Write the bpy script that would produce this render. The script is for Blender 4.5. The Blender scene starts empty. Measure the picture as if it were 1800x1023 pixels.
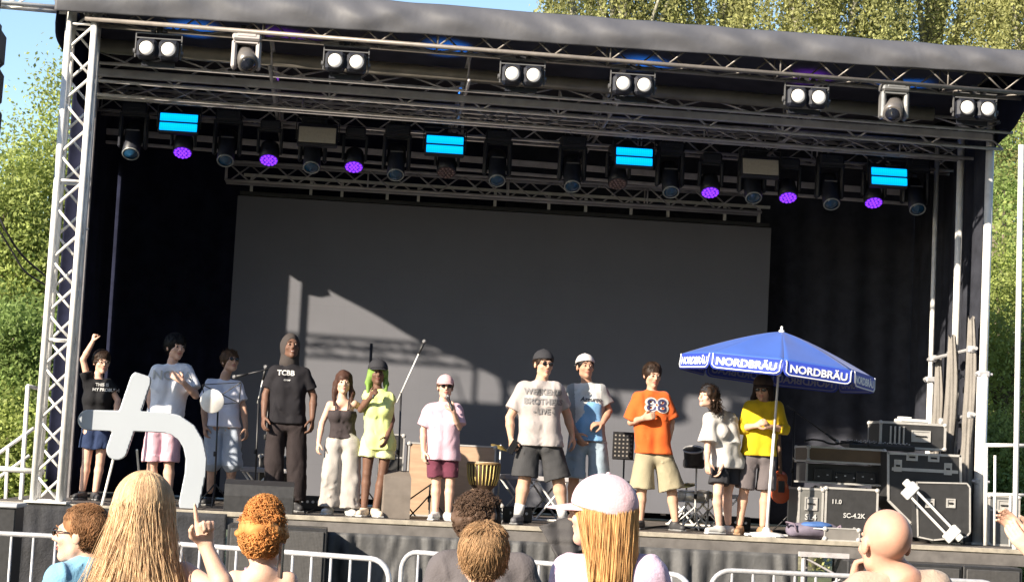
import bpy, math, random
import numpy as np
from mathutils import Vector, Matrix
from mathutils.bvhtree import BVHTree
random.seed(7); RNG = np.random.default_rng(11)
R = math.radians
# ------------------------------------------------------------------ camera
scn = bpy.context.scene
FPX = 3400.0
YAW, PITCH, ROLL = R(4.7), R(5.1), R(2.9)
CP = np.array([0.0, -20.0, 1.85])
_F = np.array([math.sin(YAW)*math.cos(PITCH), math.cos(YAW)*math.cos(PITCH), math.sin(PITCH)])
_R = np.array([math.cos(YAW), -math.sin(YAW), 0.0]); _U = np.cross(_R, _F)
_R2 = _R*math.cos(ROLL)+_U*math.sin(ROLL); _U2 = -_R*math.sin(ROLL)+_U*math.cos(ROLL)
cam = bpy.data.objects.new('camera', bpy.data.cameras.new('camera'))
scn.collection.objects.link(cam)
cam.data.sensor_width = 36; cam.data.lens = 36*FPX/1800
cam.data.clip_start = 0.1; cam.data.clip_end = 900
cam.matrix_world = Matrix([[_R2[0], _U2[0], -_F[0], CP[0]], [_R2[1], _U2[1], -_F[1], CP[1]],
                           [_R2[2], _U2[2], -_F[2], CP[2]], [0, 0, 0, 1]])
scn.camera = cam
# ------------------------------------------------------------------ world, sun, exposure
# light travels along (1.2, 1, -0.727)
SUNV = np.array([1.2, 1.0, -0.727]); SUNV /= np.linalg.norm(SUNV)
EL = math.asin(-SUNV[2]); AZ = math.atan2(-SUNV[0], -SUNV[1])     # compass angle of the sun from +Y
w = bpy.data.worlds.new('World'); scn.world = w; w.use_nodes = True
nt = w.node_tree; bg = nt.nodes['Background']
sky = nt.nodes.new('ShaderNodeTexSky'); sky.sky_type = 'NISHITA'; sky.sun_disc = False
sky.sun_elevation = EL; sky.sun_rotation = AZ; sky.air_density = 1.0; sky.dust_density = 0.4; sky.ozone_density = 2.2
nt.links.new(sky.outputs[0], bg.inputs[0]); bg.inputs[1].default_value = 0.092
sl = bpy.data.lights.new('sun', 'SUN'); sl.energy = 5.0; sl.angle = R(0.6); sl.color = (1.0, 0.88, 0.71)
so = bpy.data.objects.new('sun', sl); scn.collection.objects.link(so)
so.rotation_euler = Vector((SUNV[0], SUNV[1], SUNV[2])).to_track_quat('-Z', 'Y').to_euler()
scn.view_settings.view_transform = 'Standard'; scn.view_settings.look = 'None'
scn.view_settings.exposure = 1.4; scn.view_settings.gamma = 1.0; scn.view_settings.use_curve_mapping = False
try:
    scn.cycles.max_bounces = 6; scn.cycles.transparent_max_bounces = 8
except Exception: pass

DZ = 1.22      # height of the stage deck

def at(px, py, Y):
    """world point on the depth plane Y that the photograph shows at pixel px, py"""
    d = _F*FPX + _R2*(px-900.0) + _U2*(511.5-py)
    return CP + d*((Y-CP[1])/d[1])
def onz(px, py, z):
    d = _F*FPX + _R2*(px-900.0) + _U2*(511.5-py)
    return CP + d*((z-CP[2])/d[2])
V = lambda *a: np.array(a, float)

# ------------------------------------------------------------------ materials
MATS = {}
def mat(name, col, rough=0.7, metal=0.0, var=0.12, scale=8.0, bump=0.0, bscale=60.0, emit=None, estr=0.0,
        sheen=0.0, spec=0.5, transl=0.0, stretch=None, alpha=None, coat=0.0, wrinkle=0.0):
    if name in MATS: return MATS[name]
    m = bpy.data.materials.new(name); m.use_nodes = True
    n = m.node_tree.nodes; l = m.node_tree.links; b = n['Principled BSDF']
    b.inputs['Roughness'].default_value = rough; b.inputs['Metallic'].default_value = metal
    b.inputs['Specular IOR Level'].default_value = spec
    if sheen: b.inputs['Sheen Weight'].default_value = sheen
    if coat: b.inputs['Coat Weight'].default_value = coat
    tc = n.new('ShaderNodeTexCoord'); mp = n.new('ShaderNodeMapping'); l.new(tc.outputs['Object'], mp.inputs[0])
    if stretch: mp.inputs['Scale'].default_value = stretch
    nz = n.new('ShaderNodeTexNoise'); nz.inputs['Scale'].default_value = scale; nz.inputs['Detail'].default_value = 5
    nz.inputs['Roughness'].default_value = 0.6
    l.new(mp.outputs[0], nz.inputs['Vector'])
    cr = n.new('ShaderNodeValToRGB'); cr.color_ramp.elements[0].position = 0.3; cr.color_ramp.elements[1].position = 0.7
    c0 = [max(0, c*(1-var*1.3)) for c in col]; c1 = [min(1, c*(1+var)) for c in col]
    cr.color_ramp.elements[0].color = (*c0, 1); cr.color_ramp.elements[1].color = (*c1, 1)
    l.new(nz.outputs['Fac'], cr.inputs[0]); l.new(cr.outputs[0], b.inputs['Base Color'])
    rr = n.new('ShaderNodeMapRange'); rr.inputs[3].default_value = max(0.02, rough-0.08); rr.inputs[4].default_value = min(1, rough+0.08)
    l.new(nz.outputs['Fac'], rr.inputs[0]); l.new(rr.outputs[0], b.inputs['Roughness'])
    if wrinkle:
        n3 = n.new('ShaderNodeTexNoise'); n3.noise_type = 'RIDGED_MULTIFRACTAL'; n3.inputs['Scale'].default_value = 4.5; n3.inputs['Detail'].default_value = 2.5; n3.inputs['Distortion'].default_value = .8
        m3 = n.new('ShaderNodeMapping'); m3.inputs['Scale'].default_value = (1.3, 1.3, .8); m3.inputs['Rotation'].default_value = (.3, .5, .2)
        l.new(tc.outputs['Object'], m3.inputs[0]); l.new(m3.outputs[0], n3.inputs['Vector'])
        b3 = n.new('ShaderNodeBump'); b3.inputs['Strength'].default_value = wrinkle; b3.inputs['Distance'].default_value = .02; l.new(n3.outputs['Fac'], b3.inputs['Height']); l.new(b3.outputs[0], b.inputs['Normal'])
    if bump:
        n2 = n.new('ShaderNodeTexNoise'); n2.inputs['Scale'].default_value = bscale; n2.inputs['Detail'].default_value = 4
        l.new(mp.outputs[0], n2.inputs['Vector'])
        bp = n.new('ShaderNodeBump'); bp.inputs['Strength'].default_value = bump; bp.inputs['Distance'].default_value = 0.02
        l.new(n2.outputs['Fac'], bp.inputs['Height'])
        if wrinkle: l.new(b3.outputs[0], bp.inputs['Normal'])
        l.new(bp.outputs[0], b.inputs['Normal'])
    if emit:
        b.inputs['Emission Color'].default_value = (*emit, 1); b.inputs['Emission Strength'].default_value = estr
    if transl:
        tr = n.new('ShaderNodeBsdfTranslucent'); mx = n.new('ShaderNodeMixShader'); mx.inputs[0].default_value = transl
        l.new(cr.outputs[0], tr.inputs[0]); l.new(b.outputs[0], mx.inputs[1]); l.new(tr.outputs[0], mx.inputs[2])
        l.new(mx.outputs[0], n['Material Output'].inputs[0])
    if alpha is not None: b.inputs['Alpha'].default_value = alpha
    MATS[name] = m
    return m

# ------------------------------------------------------------------ objects
COL = scn.collection
def tag(o, label=None, cat=None, group=None, kind=None):
    if label: o['label'] = label
    if cat: o['category'] = cat
    if group: o['group'] = group
    if kind: o['kind'] = kind
    return o
def empty(name, loc, label=None, cat=None, group=None):
    o = bpy.data.objects.new(name, None); COL.objects.link(o); o.location = tuple(loc); o.empty_display_size = 0.1
    o.rotation_mode = 'XYZ'
    return tag(o, label, cat, group)
def wloc(o):
    p = V(0, 0, 0)
    while o is not None: p += V(*o.location); o = o.parent
    return p
def mk(name, verts, faces, m, parent=None, smooth=False, loc=None):
    """verts in world coordinates; faces: array (n,4)/(n,3) or list of tuples"""
    verts = np.asarray(verts, np.float32).reshape(-1, 3)
    org = wloc(parent) if parent is not None else (V(*loc) if loc is not None else V(0, 0, 0))
    verts = verts - org.astype(np.float32)
    me = bpy.data.meshes.new(name)
    if isinstance(faces, np.ndarray):
        k = faces.shape[1]; nf = len(faces)
        me.vertices.add(len(verts)); me.vertices.foreach_set('co', verts.ravel())
        me.loops.add(nf*k); me.loops.foreach_set('vertex_index', faces.astype(np.int32).ravel())
        me.polygons.add(nf); me.polygons.foreach_set('loop_start', np.arange(0, nf*k, k, dtype=np.int32))
        me.update(calc_edges=True)
    else:
        me.from_pydata([tuple(v) for v in verts], [], [tuple(f) for f in faces]); me.update()
    if smooth: me.polygons.foreach_set('use_smooth', np.ones(len(me.polygons), bool))
    me.materials.append(m)
    o = bpy.data.objects.new(name, me); COL.objects.link(o)
    if parent is not None: o.parent = parent
    elif loc is not None: o.location = tuple(loc)
    return o
def copy_tree(o, parent=None):
    c = o.copy(); COL.objects.link(c)
    if parent is not None: c.parent = parent
    for ch in list(o.children): copy_tree(ch, c)
    return c

def frame(u):
    u = u/np.linalg.norm(u)
    a = V(0, 0, 1) if abs(u[2]) < 0.9 else V(1, 0, 0)
    s = np.cross(u, a); s /= np.linalg.norm(s)
    return u, s, np.cross(s, u)
class MB:
    def __init__(s): s.v = []; s.f = []; s.sm = False
    def _add(s, v, f):
        n = len(s.v); s.v.extend([tuple(p) for p in v]); s.f.extend([tuple(i+n for i in q) for q in f]); return s
    def box(s, c, size, rz=0, bev=0.0, M=None):
        sx, sy, sz = [q/2 for q in size]; b = min(bev, sx*.9, sy*.9, sz*.9)
        c = V(*c); Mr = np.array(Matrix.Rotation(rz, 3, 'Z')) if M is None else M
        if b <= 0:
            P = [V(x, y, z) for x in (-sx, sx) for y in (-sy, sy) for z in (-sz, sz)]
            F = [(0, 1, 3, 2), (4, 6, 7, 5), (0, 4, 5, 1), (2, 3, 7, 6), (0, 2, 6, 4), (1, 5, 7, 3)]
        else:
            P = []; idx = {}
            for X in (-1, 1):
                for Y in (-1, 1):
                    for Z in (-1, 1):
                        for ax in range(3):
                            q = [X*(sx-b), Y*(sy-b), Z*(sz-b)]
                            q[ax] = (X*sx, Y*sy, Z*sz)[ax]
                            idx[(X, Y, Z, ax)] = len(P); P.append(V(*q))
            F = []
            for ax in range(3):
                o1, o2 = [a for a in range(3) if a != ax]
                for sg in (-1, 1):
                    q = []
                    for (a, d) in ((-1, -1), (1, -1), (1, 1), (-1, 1)):
                        t = [0, 0, 0]; t[ax] = sg; t[o1] = a; t[o2] = d; q.append(idx[(*t, ax)])
                    F.append(tuple(q))
            for ax in range(3):
                o1, o2 = [a for a in range(3) if a != ax]
                for a in (-1, 1):
                    for d in (-1, 1):
                        t0 = [0, 0, 0]; t0[ax] = -1; t0[o1] = a; t0[o2] = d; t1 = list(t0); t1[ax] = 1
                        F.append((idx[(*t0, o1)], idx[(*t1, o1)], idx[(*t1, o2)], idx[(*t0, o2)]))
            for X in (-1, 1):
                for Y in (-1, 1):
                    for Z in (-1, 1): F.append(tuple(idx[(X, Y, Z, a)] for a in range(3)))
        return s._add([Mr@p+c for p in P], F)
    def tube(s, a, b, r, n=8, r2=None):
        a = V(*a); b = V(*b); r2 = r if r2 is None else r2
        u, p, q = frame(b-a); vs = []
        for c, rr in ((a, r), (b, r2)):
            for i in range(n):
                t = 2*math.pi*i/n; vs.append(c+(p*math.cos(t)+q*math.sin(t))*rr)
        F = [(i, (i+1) % n, n+(i+1) % n, n+i) for i in range(n)]+[tuple(range(n-1, -1, -1)), tuple(range(n, 2*n))]
        return s._add(vs, F)
    def path(s, pts, r, n=6, closed=False):
        pts = [V(*p) for p in pts]; m = len(pts); vs = []
        rr = r if hasattr(r, '__len__') else [r]*m
        pv = None
        for i, p in enumerate(pts):
            d = pts[(i+1) % m if closed else min(i+1, m-1)]-pts[(i-1) if (closed or i) else 0]
            u = d/(np.linalg.norm(d)+1e-9)
            if pv is None: _, pv, _ = frame(u)
            a = pv-u*(pv@u); a /= np.linalg.norm(a)+1e-9; pv = a; b = np.cross(u, a)
            for k in range(n):
                t = 2*math.pi*k/n; vs.append(p+(a*math.cos(t)+b*math.sin(t))*rr[i])
        F = []
        for i in range(m if closed else m-1):
            j = (i+1) % m
            for k in range(n): F.append((i*n+k, i*n+(k+1) % n, j*n+(k+1) % n, j*n+k))
        if not closed: F += [tuple(range(n-1, -1, -1)), tuple(range((m-1)*n, m*n))]
        return s._add(vs, F)
    def lathe(s, c, prof, n=20, axis=(0, 0, 1), sy=1.0):
        c = V(*c); u, p, q = frame(V(*axis)); vs = []
        for (r, z) in prof:
            for i in range(n):
                t = 2*math.pi*i/n; vs.append(c+p*math.cos(t)*r+q*math.sin(t)*r*sy+u*z)
        F = []
        for j in range(len(prof)-1):
            for i in range(n): F.append((j*n+i, j*n+(i+1) % n, (j+1)*n+(i+1) % n, (j+1)*n+i))
        F += [tuple(range(n-1, -1, -1)), tuple(range((len(prof)-1)*n, len(prof)*n))]
        return s._add(vs, F)
    def ell(s, c, r, n=12, m=8, M=None):
        c = V(*c); vs = []; M = np.eye(3) if M is None else M
        for j in range(m+1):
            ph = math.pi*j/m
            for i in range(n):
                t = 2*math.pi*i/n
                vs.append(M@V(r[0]*math.sin(ph)*math.cos(t), r[1]*math.sin(ph)*math.sin(t), r[2]*math.cos(ph))+c)
        return s._add(vs, [(j*n+i, (j+1)*n+i, (j+1)*n+(i+1) % n, j*n+(i+1) % n) for j in range(m) for i in range(n)])
    def prism(s, poly, d):
        """poly: 3D points of a flat outline, extruded by the vector d"""
        n = len(poly); P = [V(*p) for p in poly]; d = V(*d)
        return s._add(P+[p+d for p in P], [tuple(range(n)), tuple(range(2*n-1, n-1, -1))]+[(i, n+i, n+(i+1) % n, (i+1) % n) for i in range(n)])
    def rect_frame(s, c, w, h, t, dep, ax=V(1, 0, 0), up=V(0, 0, 1)):
        nrm = np.cross(ax, up); M = np.array([ax, nrm, up]).T
        c = V(*c)
        for sg in (-1, 1):
            s.box(c+up*sg*(h-t)/2, (w, dep, t), M=M); s.box(c+ax*sg*(w-t)/2, (t, dep, h-2*t), M=M)
        return s
    def build(s, name, m, parent=None, smooth=False, loc=None):
        return mk(name, s.v, s.f, m, parent, smooth, loc)
def grid(fn, nu, nv):
    u = np.linspace(0, 1, nu); v = np.linspace(0, 1, nv); U, W = np.meshgrid(u, v, indexing='ij')
    P = np.stack(fn(U, W), -1).reshape(-1, 3)
    i = np.arange(nu-1)[:, None]*nv+np.arange(nv-1)[None]; i = i.ravel()
    return P, np.stack([i, i+nv, i+nv+1, i+1], 1)
def sheet(name, fn, nu, nv, m, parent=None, thick=0.0, loc=None):
    P, Fc = grid(fn, nu, nv)
    o = mk(name, P, Fc, m, parent, True, loc)
    if thick:
        md = o.modifiers.new('solid', 'SOLIDIFY'); md.thickness = thick; md.offset = 0
    return o

# text turned into a mesh; laid in the frame (origin, ax, up), optionally dropped onto a surface
def text(name, s, h, org, ax, up, m, parent, bold=0.0, ext=0.002, wrap=None, shear=0.0, sx=1.0, center=True, bend=None, off=0.004):
    cu = bpy.data.curves.new('txt', 'FONT'); cu.body = s; cu.size = h*1.38; cu.offset = bold*h; cu.shear = shear
    cu.align_x = 'CENTER' if center else 'LEFT'; cu.resolution_u = 3
    ob = bpy.data.objects.new('txt', cu); COL.objects.link(ob)
    dg = bpy.context.evaluated_depsgraph_get(); me = bpy.data.meshes.new_from_object(ob.evaluated_get(dg))
    bpy.data.objects.remove(ob)
    ax = V(*ax)/np.linalg.norm(ax); up = V(*up)/np.linalg.norm(up); nrm = np.cross(ax, up); org = V(*org)
    vs = []
    for v in me.vertices:
        x, y = v.co.x*sx, v.co.y
        p = org+ax*x+up*y+nrm*off
        if bend: p = bend(x, y)
        if wrap is not None:
            bvh, o0 = wrap
            hit = bvh.ray_cast(Vector(p-o0+nrm*1.0), Vector(-nrm), 2.5)
            if hit[0] is not None: p = V(*hit[0])+o0+nrm*off
        vs.append(p)
    fs = [tuple(p.vertices) for p in me.polygons]
    bpy.data.meshes.remove(me)
    return mk(name, vs, fs, m, parent)
def bvh_of(o):
    me = o.data
    return BVHTree.FromPolygons([v.co.copy() for v in me.vertices], [tuple(p.vertices) for p in me.polygons]), wloc(o)

# ------------------------------------------------------------------ signed distance fields -> one smooth surface
class Field:
    def __init__(s, lo, hi, h):
        s.lo = V(*lo); s.h = h; s.n = np.ceil((V(*hi)-s.lo)/h).astype(int)+1
        s.F = np.full(s.n, 1.0, np.float32)
    def sl(s, lo, hi):
        a = np.clip(np.floor((lo-s.lo)/s.h).astype(int), 0, s.n-1); b = np.clip(np.ceil((hi-s.lo)/s.h).astype(int)+1, 1, s.n)
        if np.any(b <= a): return None, None
        S = tuple(slice(a[i], b[i]) for i in range(3))
        X = (s.lo[0]+s.h*np.arange(a[0], b[0], dtype=np.float32))[:, None, None]
        Y = (s.lo[1]+s.h*np.arange(a[1], b[1], dtype=np.float32))[None, :, None]
        Z = (s.lo[2]+s.h*np.arange(a[2], b[2], dtype=np.float32))[None, None, :]
        return S, (X, Y, Z)
    def put(s, S, d, k, op):
        A = s.F[S]; d = d.astype(np.float32)
        if op == 'u':
            h = np.maximum(k-np.abs(A-d), 0)/k; s.F[S] = np.minimum(A, d)-h*h*k*.25
        else:
            d = -d; h = np.maximum(k-np.abs(A-d), 0)/k; s.F[S] = np.maximum(A, d)+h*h*k*.25
    def rc(s, a, b, ra, rb=None, k=.012, flat=False, op='u', ys=1.0):
        a = V(*a); b = V(*b); rb = ra if rb is None else rb; m = max(ra, rb)+k+3*s.h
        S, P = s.sl(np.minimum(a, b)-m, np.maximum(a, b)+m)
        if S is None: return s
        ab = b-a; L2 = ab@ab+1e-12
        dx, dy, dz = P[0]-a[0], P[1]-a[1], P[2]-a[2]
        t0 = (dx*ab[0]+dy*ab[1]+dz*ab[2])/L2; t = np.clip(t0, 0, 1)
        d = np.sqrt((dx-t*ab[0])**2+((dy-t*ab[1])*ys)**2+(dz-t*ab[2])**2)-(ra+(rb-ra)*t)
        if flat: d = np.maximum(d, (t0-1)*math.sqrt(L2))
        s.put(S, d, k, op); return s
    def el(s, c, r, M=None, k=.01, op='u'):
        c = V(*c); r = V(*r); m = max(r)+k+3*s.h
        S, P = s.sl(c-m, c+m)
        if S is None: return s
        dx, dy, dz = P[0]-c[0], P[1]-c[1], P[2]-c[2]
        if M is None: q = (dx, dy, dz)
        else: q = tuple(dx*M[0, i]+dy*M[1, i]+dz*M[2, i] for i in range(3))
        k0 = np.sqrt((q[0]/r[0])**2+(q[1]/r[1])**2+(q[2]/r[2])**2)
        k1 = np.sqrt((q[0]/r[0]**2)**2+(q[1]/r[1]**2)**2+(q[2]/r[2]**2)**2)+1e-6
        s.put(S, k0*(k0-1)/k1, k, op); return s
    def plane(s, n, p, k=.004):
        """keep the side behind the plane: n.(x-p) < 0"""
        n = V(*n)/np.linalg.norm(n); S, P = s.sl(s.lo, s.lo+s.h*s.n)
        d = (P[0]-p[0])*n[0]+(P[1]-p[1])*n[1]+(P[2]-p[2])*n[2]
        s.F = np.maximum(s.F, d.astype(np.float32)); return s
    def noise(s, amp, fr, st=(1, 1, 1), seed=0, n=5):
        I = np.nonzero(np.abs(s.F) < amp*3+.03)
        P = np.stack([s.lo[i]+s.h*I[i] for i in range(3)], 0)
        r = np.random.default_rng(seed); tot = np.zeros(P.shape[1])
        wv = np.sin(P.T@r.normal(size=3)*fr*.35+r.uniform(0, 6))*1.2
        for j in range(n):
            kv = r.normal(size=3); kv /= np.linalg.norm(kv); kv = kv*V(*st)*fr*(.6+.45*j)
            tot += np.sin(kv@P+r.uniform(0, 6.28)+wv)/(1+.5*j)
        s.F[I] += (tot*amp).astype(np.float32); return s
    def crease(s, amp, n=14, ln=.16, seed=0, down=.6):
        """short soft tucks and pulls scattered over a cloth surface"""
        I = np.nonzero(np.abs(s.F) < .035); P = np.stack([s.lo[i]+s.h*I[i] for i in range(3)], 1); r = np.random.default_rng(seed)
        if not len(P): return s
        tot = np.zeros(len(P))
        for _ in range(n):
            c = P[r.integers(len(P))]; d = r.normal(size=3)*V(.7, .7, 1+down); d /= np.linalg.norm(d); L = ln*r.uniform(.5, 1.4); w_ = r.uniform(.008, .017)
            q = P-c; t = q@d; perp = q-t[:, None]*d; bend = .25*t*t/L; pd = np.linalg.norm(perp, axis=1)-np.abs(bend)*.5
            tot += (1 if r.random() < .6 else -1)*np.exp(-(pd/w_)**2-(t/L)**2)*r.uniform(.5, 1)
        s.F[I] -= (tot*amp).astype(np.float32); return s
    def mesh(s):
        F = s.F; sg = F < 0
        sg[0] = sg[-1] = False; sg[:, 0] = sg[:, -1] = False; sg[:, :, 0] = sg[:, :, -1] = False
        c = [sg[i:i-1 or None, j:j-1 or None, k:k-1 or None] for i in (0, 1) for j in (0, 1) for k in (0, 1)]
        allv = c[0].copy(); anyv = c[0].copy()
        for q in c[1:]: allv &= q; anyv |= q
        act = anyv & ~allv; I = np.nonzero(act); N = len(I[0])
        if N == 0: return np.zeros((0, 3)), np.zeros((0, 4), int)
        vid = np.full(act.shape, -1, np.int32); vid[I] = np.arange(N)
        G = np.where(sg, np.minimum(F, -1e-6), np.maximum(F, 1e-6))
        off = np.array([(i, j, k) for i in (0, 1) for j in (0, 1) for k in (0, 1)])
        val = np.stack([G[I[0]+o[0], I[1]+o[1], I[2]+o[2]] for o in off], 0)
        acc = np.zeros((N, 3)); cnt = np.zeros(N)
        for a in range(8):
            for b in range(a+1, 8):
                if np.abs(off[a]-off[b]).sum() != 1: continue
                m = (val[a] < 0) != (val[b] < 0); t = np.where(m, val[a]/(val[a]-val[b]+1e-12), 0)
                acc += np.where(m[:, None], off[a]+(off[b]-off[a])*t[:, None], 0); cnt += m
        P = (np.stack(I, 1)+acc/cnt[:, None])*s.h+s.lo
        Q = []
        for ax in range(3):
            A = sg; B = np.roll(sg, -1, ax); ch = (A != B)
            sl_ = [slice(1, -1)]*3; J = np.nonzero(ch[tuple(sl_)]); J = [j+1 for j in J]
            o1, o2 = [(1, 2), (2, 0), (0, 1)][ax]
            def g(d1, d2):
                K = [J[0].copy(), J[1].copy(), J[2].copy()]; K[o1] -= d1; K[o2] -= d2
                return vid[K[0], K[1], K[2]]
            q = np.stack([g(0, 0), g(1, 0), g(1, 1), g(0, 1)], 1)
            ins = A[J[0], J[1], J[2]]
            q = np.where(ins[:, None], q, q[:, ::-1]); Q.append(q)
        Q = np.concatenate(Q); Q = Q[(Q >= 0).all(1)]
        return P, Q
    def build(s, name, m, parent):
        P, Q = s.mesh(); return mk(name, P, Q, m, parent, True)
# ================================================================== MATERIALS
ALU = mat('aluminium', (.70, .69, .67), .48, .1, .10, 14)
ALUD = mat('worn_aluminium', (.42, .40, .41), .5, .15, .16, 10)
STEEL = mat('galvanised_steel', (.46, .46, .48), .42, .3, .12, 30)
BLK = mat('black_plastic', (.022, .022, .024), .5, 0, .2, 20)
BLKM = mat('black_metal', (.03, .03, .033), .42, .3, .2, 20)
RUB = mat('rubber', (.015, .015, .016), .75, 0, .2, 30)
MOLT = mat('black_molton', (.036, .038, .050), .95, 0, .25, 5, bump=.25, bscale=160, sheen=.05, spec=.15)
MOLTD = mat('dark_molton', (.016, .018, .036), .95, 0, .3, 4, bump=.25, bscale=160, spec=.08)
SKIRTM = mat('satin_skirt', (.055, .055, .057), .68, 0, .25, 5, bump=.3, bscale=14, spec=.6)
TARP = mat('roof_tarpaulin', (.082, .083, .094), .55, 0, .10, 3, bump=.2, bscale=7, wrinkle=.12)
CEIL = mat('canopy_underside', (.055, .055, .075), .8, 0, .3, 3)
WHT = mat('white_paint', (.6, .6, .6), .45, 0, .05, 10)
CREAM = mat('cream_edge', (.30, .27, .22), .7, 0, .25, 9)

# ================================================================== SETTING
def ground():
    m = mat('ground', (.075, .09, .04), .95, 0, .4, 2.5, bump=.6, bscale=30)
    P, Fc = grid(lambda u, v: (u*700-350, v*700-250, np.sin(u*61)*np.sin(v*47)*.05-.06), 60, 60)
    tag(mk('ground', P, Fc, m, smooth=True), kind='structure')
    a = mat('asphalt', (.05, .05, .048), .9, 0, .25, 12, bump=.5, bscale=90)
    P, Fc = grid(lambda u, v: (u*34-15, v*34-30, u*0+.004+0*v), 24, 24)
    tag(mk('forecourt_asphalt', P, Fc, a), kind='structure')
ground()

# ================================================================== STAGE PLATFORM
DX0, DX1, DY1 = -3.55, 8.1, 6.1
st = empty('stage_platform', (2.2, 0, 0), 'raised black stage platform with pale worn front edge behind the barriers', 'stage')
b = MB()
nx = 11; wx = (DX1-DX0)/nx
for i in range(nx):
    for j in range(3):
        b.box((DX0+wx*(i+.5), .05+2.02*(j+.5)-.02, DZ-.03), (wx-.008, 2.0, .06), bev=.004)
b.build('deck_board', mat('stage_plywood', (.105, .09, .08), .6, 0, .4, 5, bump=.2, bscale=40, stretch=(1, 4, 1)), st)
b = MB(); b.box(((DX0+DX1)/2, .012, DZ-.022), (DX1-DX0, .05, .05), bev=.006); b.build('edge_trim', CREAM, st)
b = MB(); b.box(((DX0+DX1)/2, .025, DZ-.115), (DX1-DX0, .05, .125), bev=.006); b.build('side_beam', mat('beam_dull', (.13, .12, .115), .6, .1, .25, 6), st)
for i in range(nx+1):
    for yy in (.18, 3, 5.9):
        b = MB(); b.tube((DX0+.1+wx*i*.985, yy, 0), (DX0+.1+wx*i*.985, yy, DZ-.1), .03); b.box((DX0+.1+wx*i*.985, yy, .02), (.16, .16, .03)); b.build('leg', ALUD, st)

# cloth skirt, in hung lengths with deep uneven folds
def skirt(px0, px1, seed, label, m, amp=.06, zt=DZ-.15):
    x0 = at(px0, 940, -.03)[0]; x1 = at(px1, 960, -.03)[0]
    r = np.random.default_rng(seed); L = x1-x0; n = int(L*34)
    fr = [(r.uniform(3, 9)*2*math.pi, r.uniform(0, 6), r.uniform(.4, 1), r.uniform(-.5, .5)) for _ in range(7)]
    def fn(u, v):
        x = x0+u*L; d = 0
        for (f, p, a, sk) in fr: d = d+a*np.sin((x+sk*v*.45)*f*.62+p+1.3*np.sin(x*2.1+p))
        sag = .10*np.abs(np.sin((x-x0)*2.4+seed))*v*(1-v)*2
        return x, -.045-np.abs(d)*amp*(.25+.9*v)-sag*.4, zt-v*(zt-.02)+0*x
    o = sheet('stage_skirt', fn, max(n, 12), 26, m, None, .004, loc=(x0, 0, 0))
    tag(o, label, 'cloth skirt', 'cloth lengths hung round the stage front')
skirt(575, 1003, 3, 'satin black cloth skirt under the stage edge, left of the dark draped jacket', SKIRTM)
skirt(1004, 1402, 8, 'satin black cloth skirt below the man in orange and the blue umbrella', SKIRTM)
skirt(30, 396, 5, 'matt black scrim cloth hung below the deck beside the left truss tower', mat('scrim', (.02, .021, .026), .8, 0, .4, 6, bump=.3, bscale=40), .012, DZ-.02)

def grille_mat():
    m = mat('speaker_grille', (.06, .058, .058), .6, .2, .15, 20)
    n = m.node_tree.nodes; l = m.node_tree.links; b = n['Principled BSDF']
    tc = n.new('ShaderNodeTexCoord'); vo = n.new('ShaderNodeTexVoronoi'); vo.inputs['Scale'].default_value = 70; vo.inputs['Randomness'].default_value = 0
    l.new(tc.outputs['Object'], vo.inputs['Vector']); bp = n.new('ShaderNodeBump'); bp.inputs['Strength'].default_value = .5; bp.inputs['Distance'].default_value = .004
    l.new(vo.outputs['Distance'], bp.inputs['Height']); l.new(bp.outputs[0], b.inputs['Normal'])
    return m
GRL = grille_mat()
def subwoofer(px0, px1, zt, label, y0=-.62):
    x0 = at(px0, 960, y0)[0]; x1 = at(px1, 960, y0)[0]; w = x1-x0
    t = empty('subwoofer', ((x0+x1)/2, y0, 0), label, 'speaker', 'bass speakers stacked below the stage edge')
    c = (x0+x1)/2; h = zt
    b = MB()
    b.box((c, y0+.29, h/2), (w, .54, h), bev=.01); b.build('cabinet', BLK, t)
    b = MB(); b.box((c, y0+.012, h*.74), (w-.06, .02, h*.46), bev=.008); b.box((c, y0+.012, h*.25), (w-.06, .02, h*.44), bev=.008)
    b.build('grille', GRL, t)
subwoofer(398, 485, DZ-.10, 'black bass speaker with fine grille below the wide monitor wedge')
subwoofer(487, 574, DZ-.10, 'black bass speaker with fine grille right beside the satin skirt')
for (a, c_, l) in ((1492, 1590, 'bass speaker under the deck behind the bald man'), (1592, 1694, 'bass speaker under the deck below the large flight case'), (1696, 1800, 'bass speaker under the deck at the right picture edge')):
    subwoofer(a, c_, DZ-.17, l, -.56)
t = empty('stage_brace', tuple(at(1445, 1000, -.2)*V(1, 1, 0)), 'grey truss leg supporting the deck between skirt and right speakers', 'truss leg')
xa = at(1412, 1000, -.25)[0]; xb = at(1482, 1000, -.25)[0]
for x in (xa, xb):
    b = MB(); b.tube((x, -.25, 0), (x, -.25, DZ-.12), .024); b.build('upright', ALUD, t)
b = MB()
for k in range(5): b.tube((xa if k % 2 else xb, -.25, .05+k*.2), (xb if k % 2 else xa, -.25, .25+k*.2), .011)
b.box(((xa+xb)/2, -.25, DZ-.14), (xb-xa+.1, .08, .05)); b.build('bracing', ALUD, t)

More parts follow.
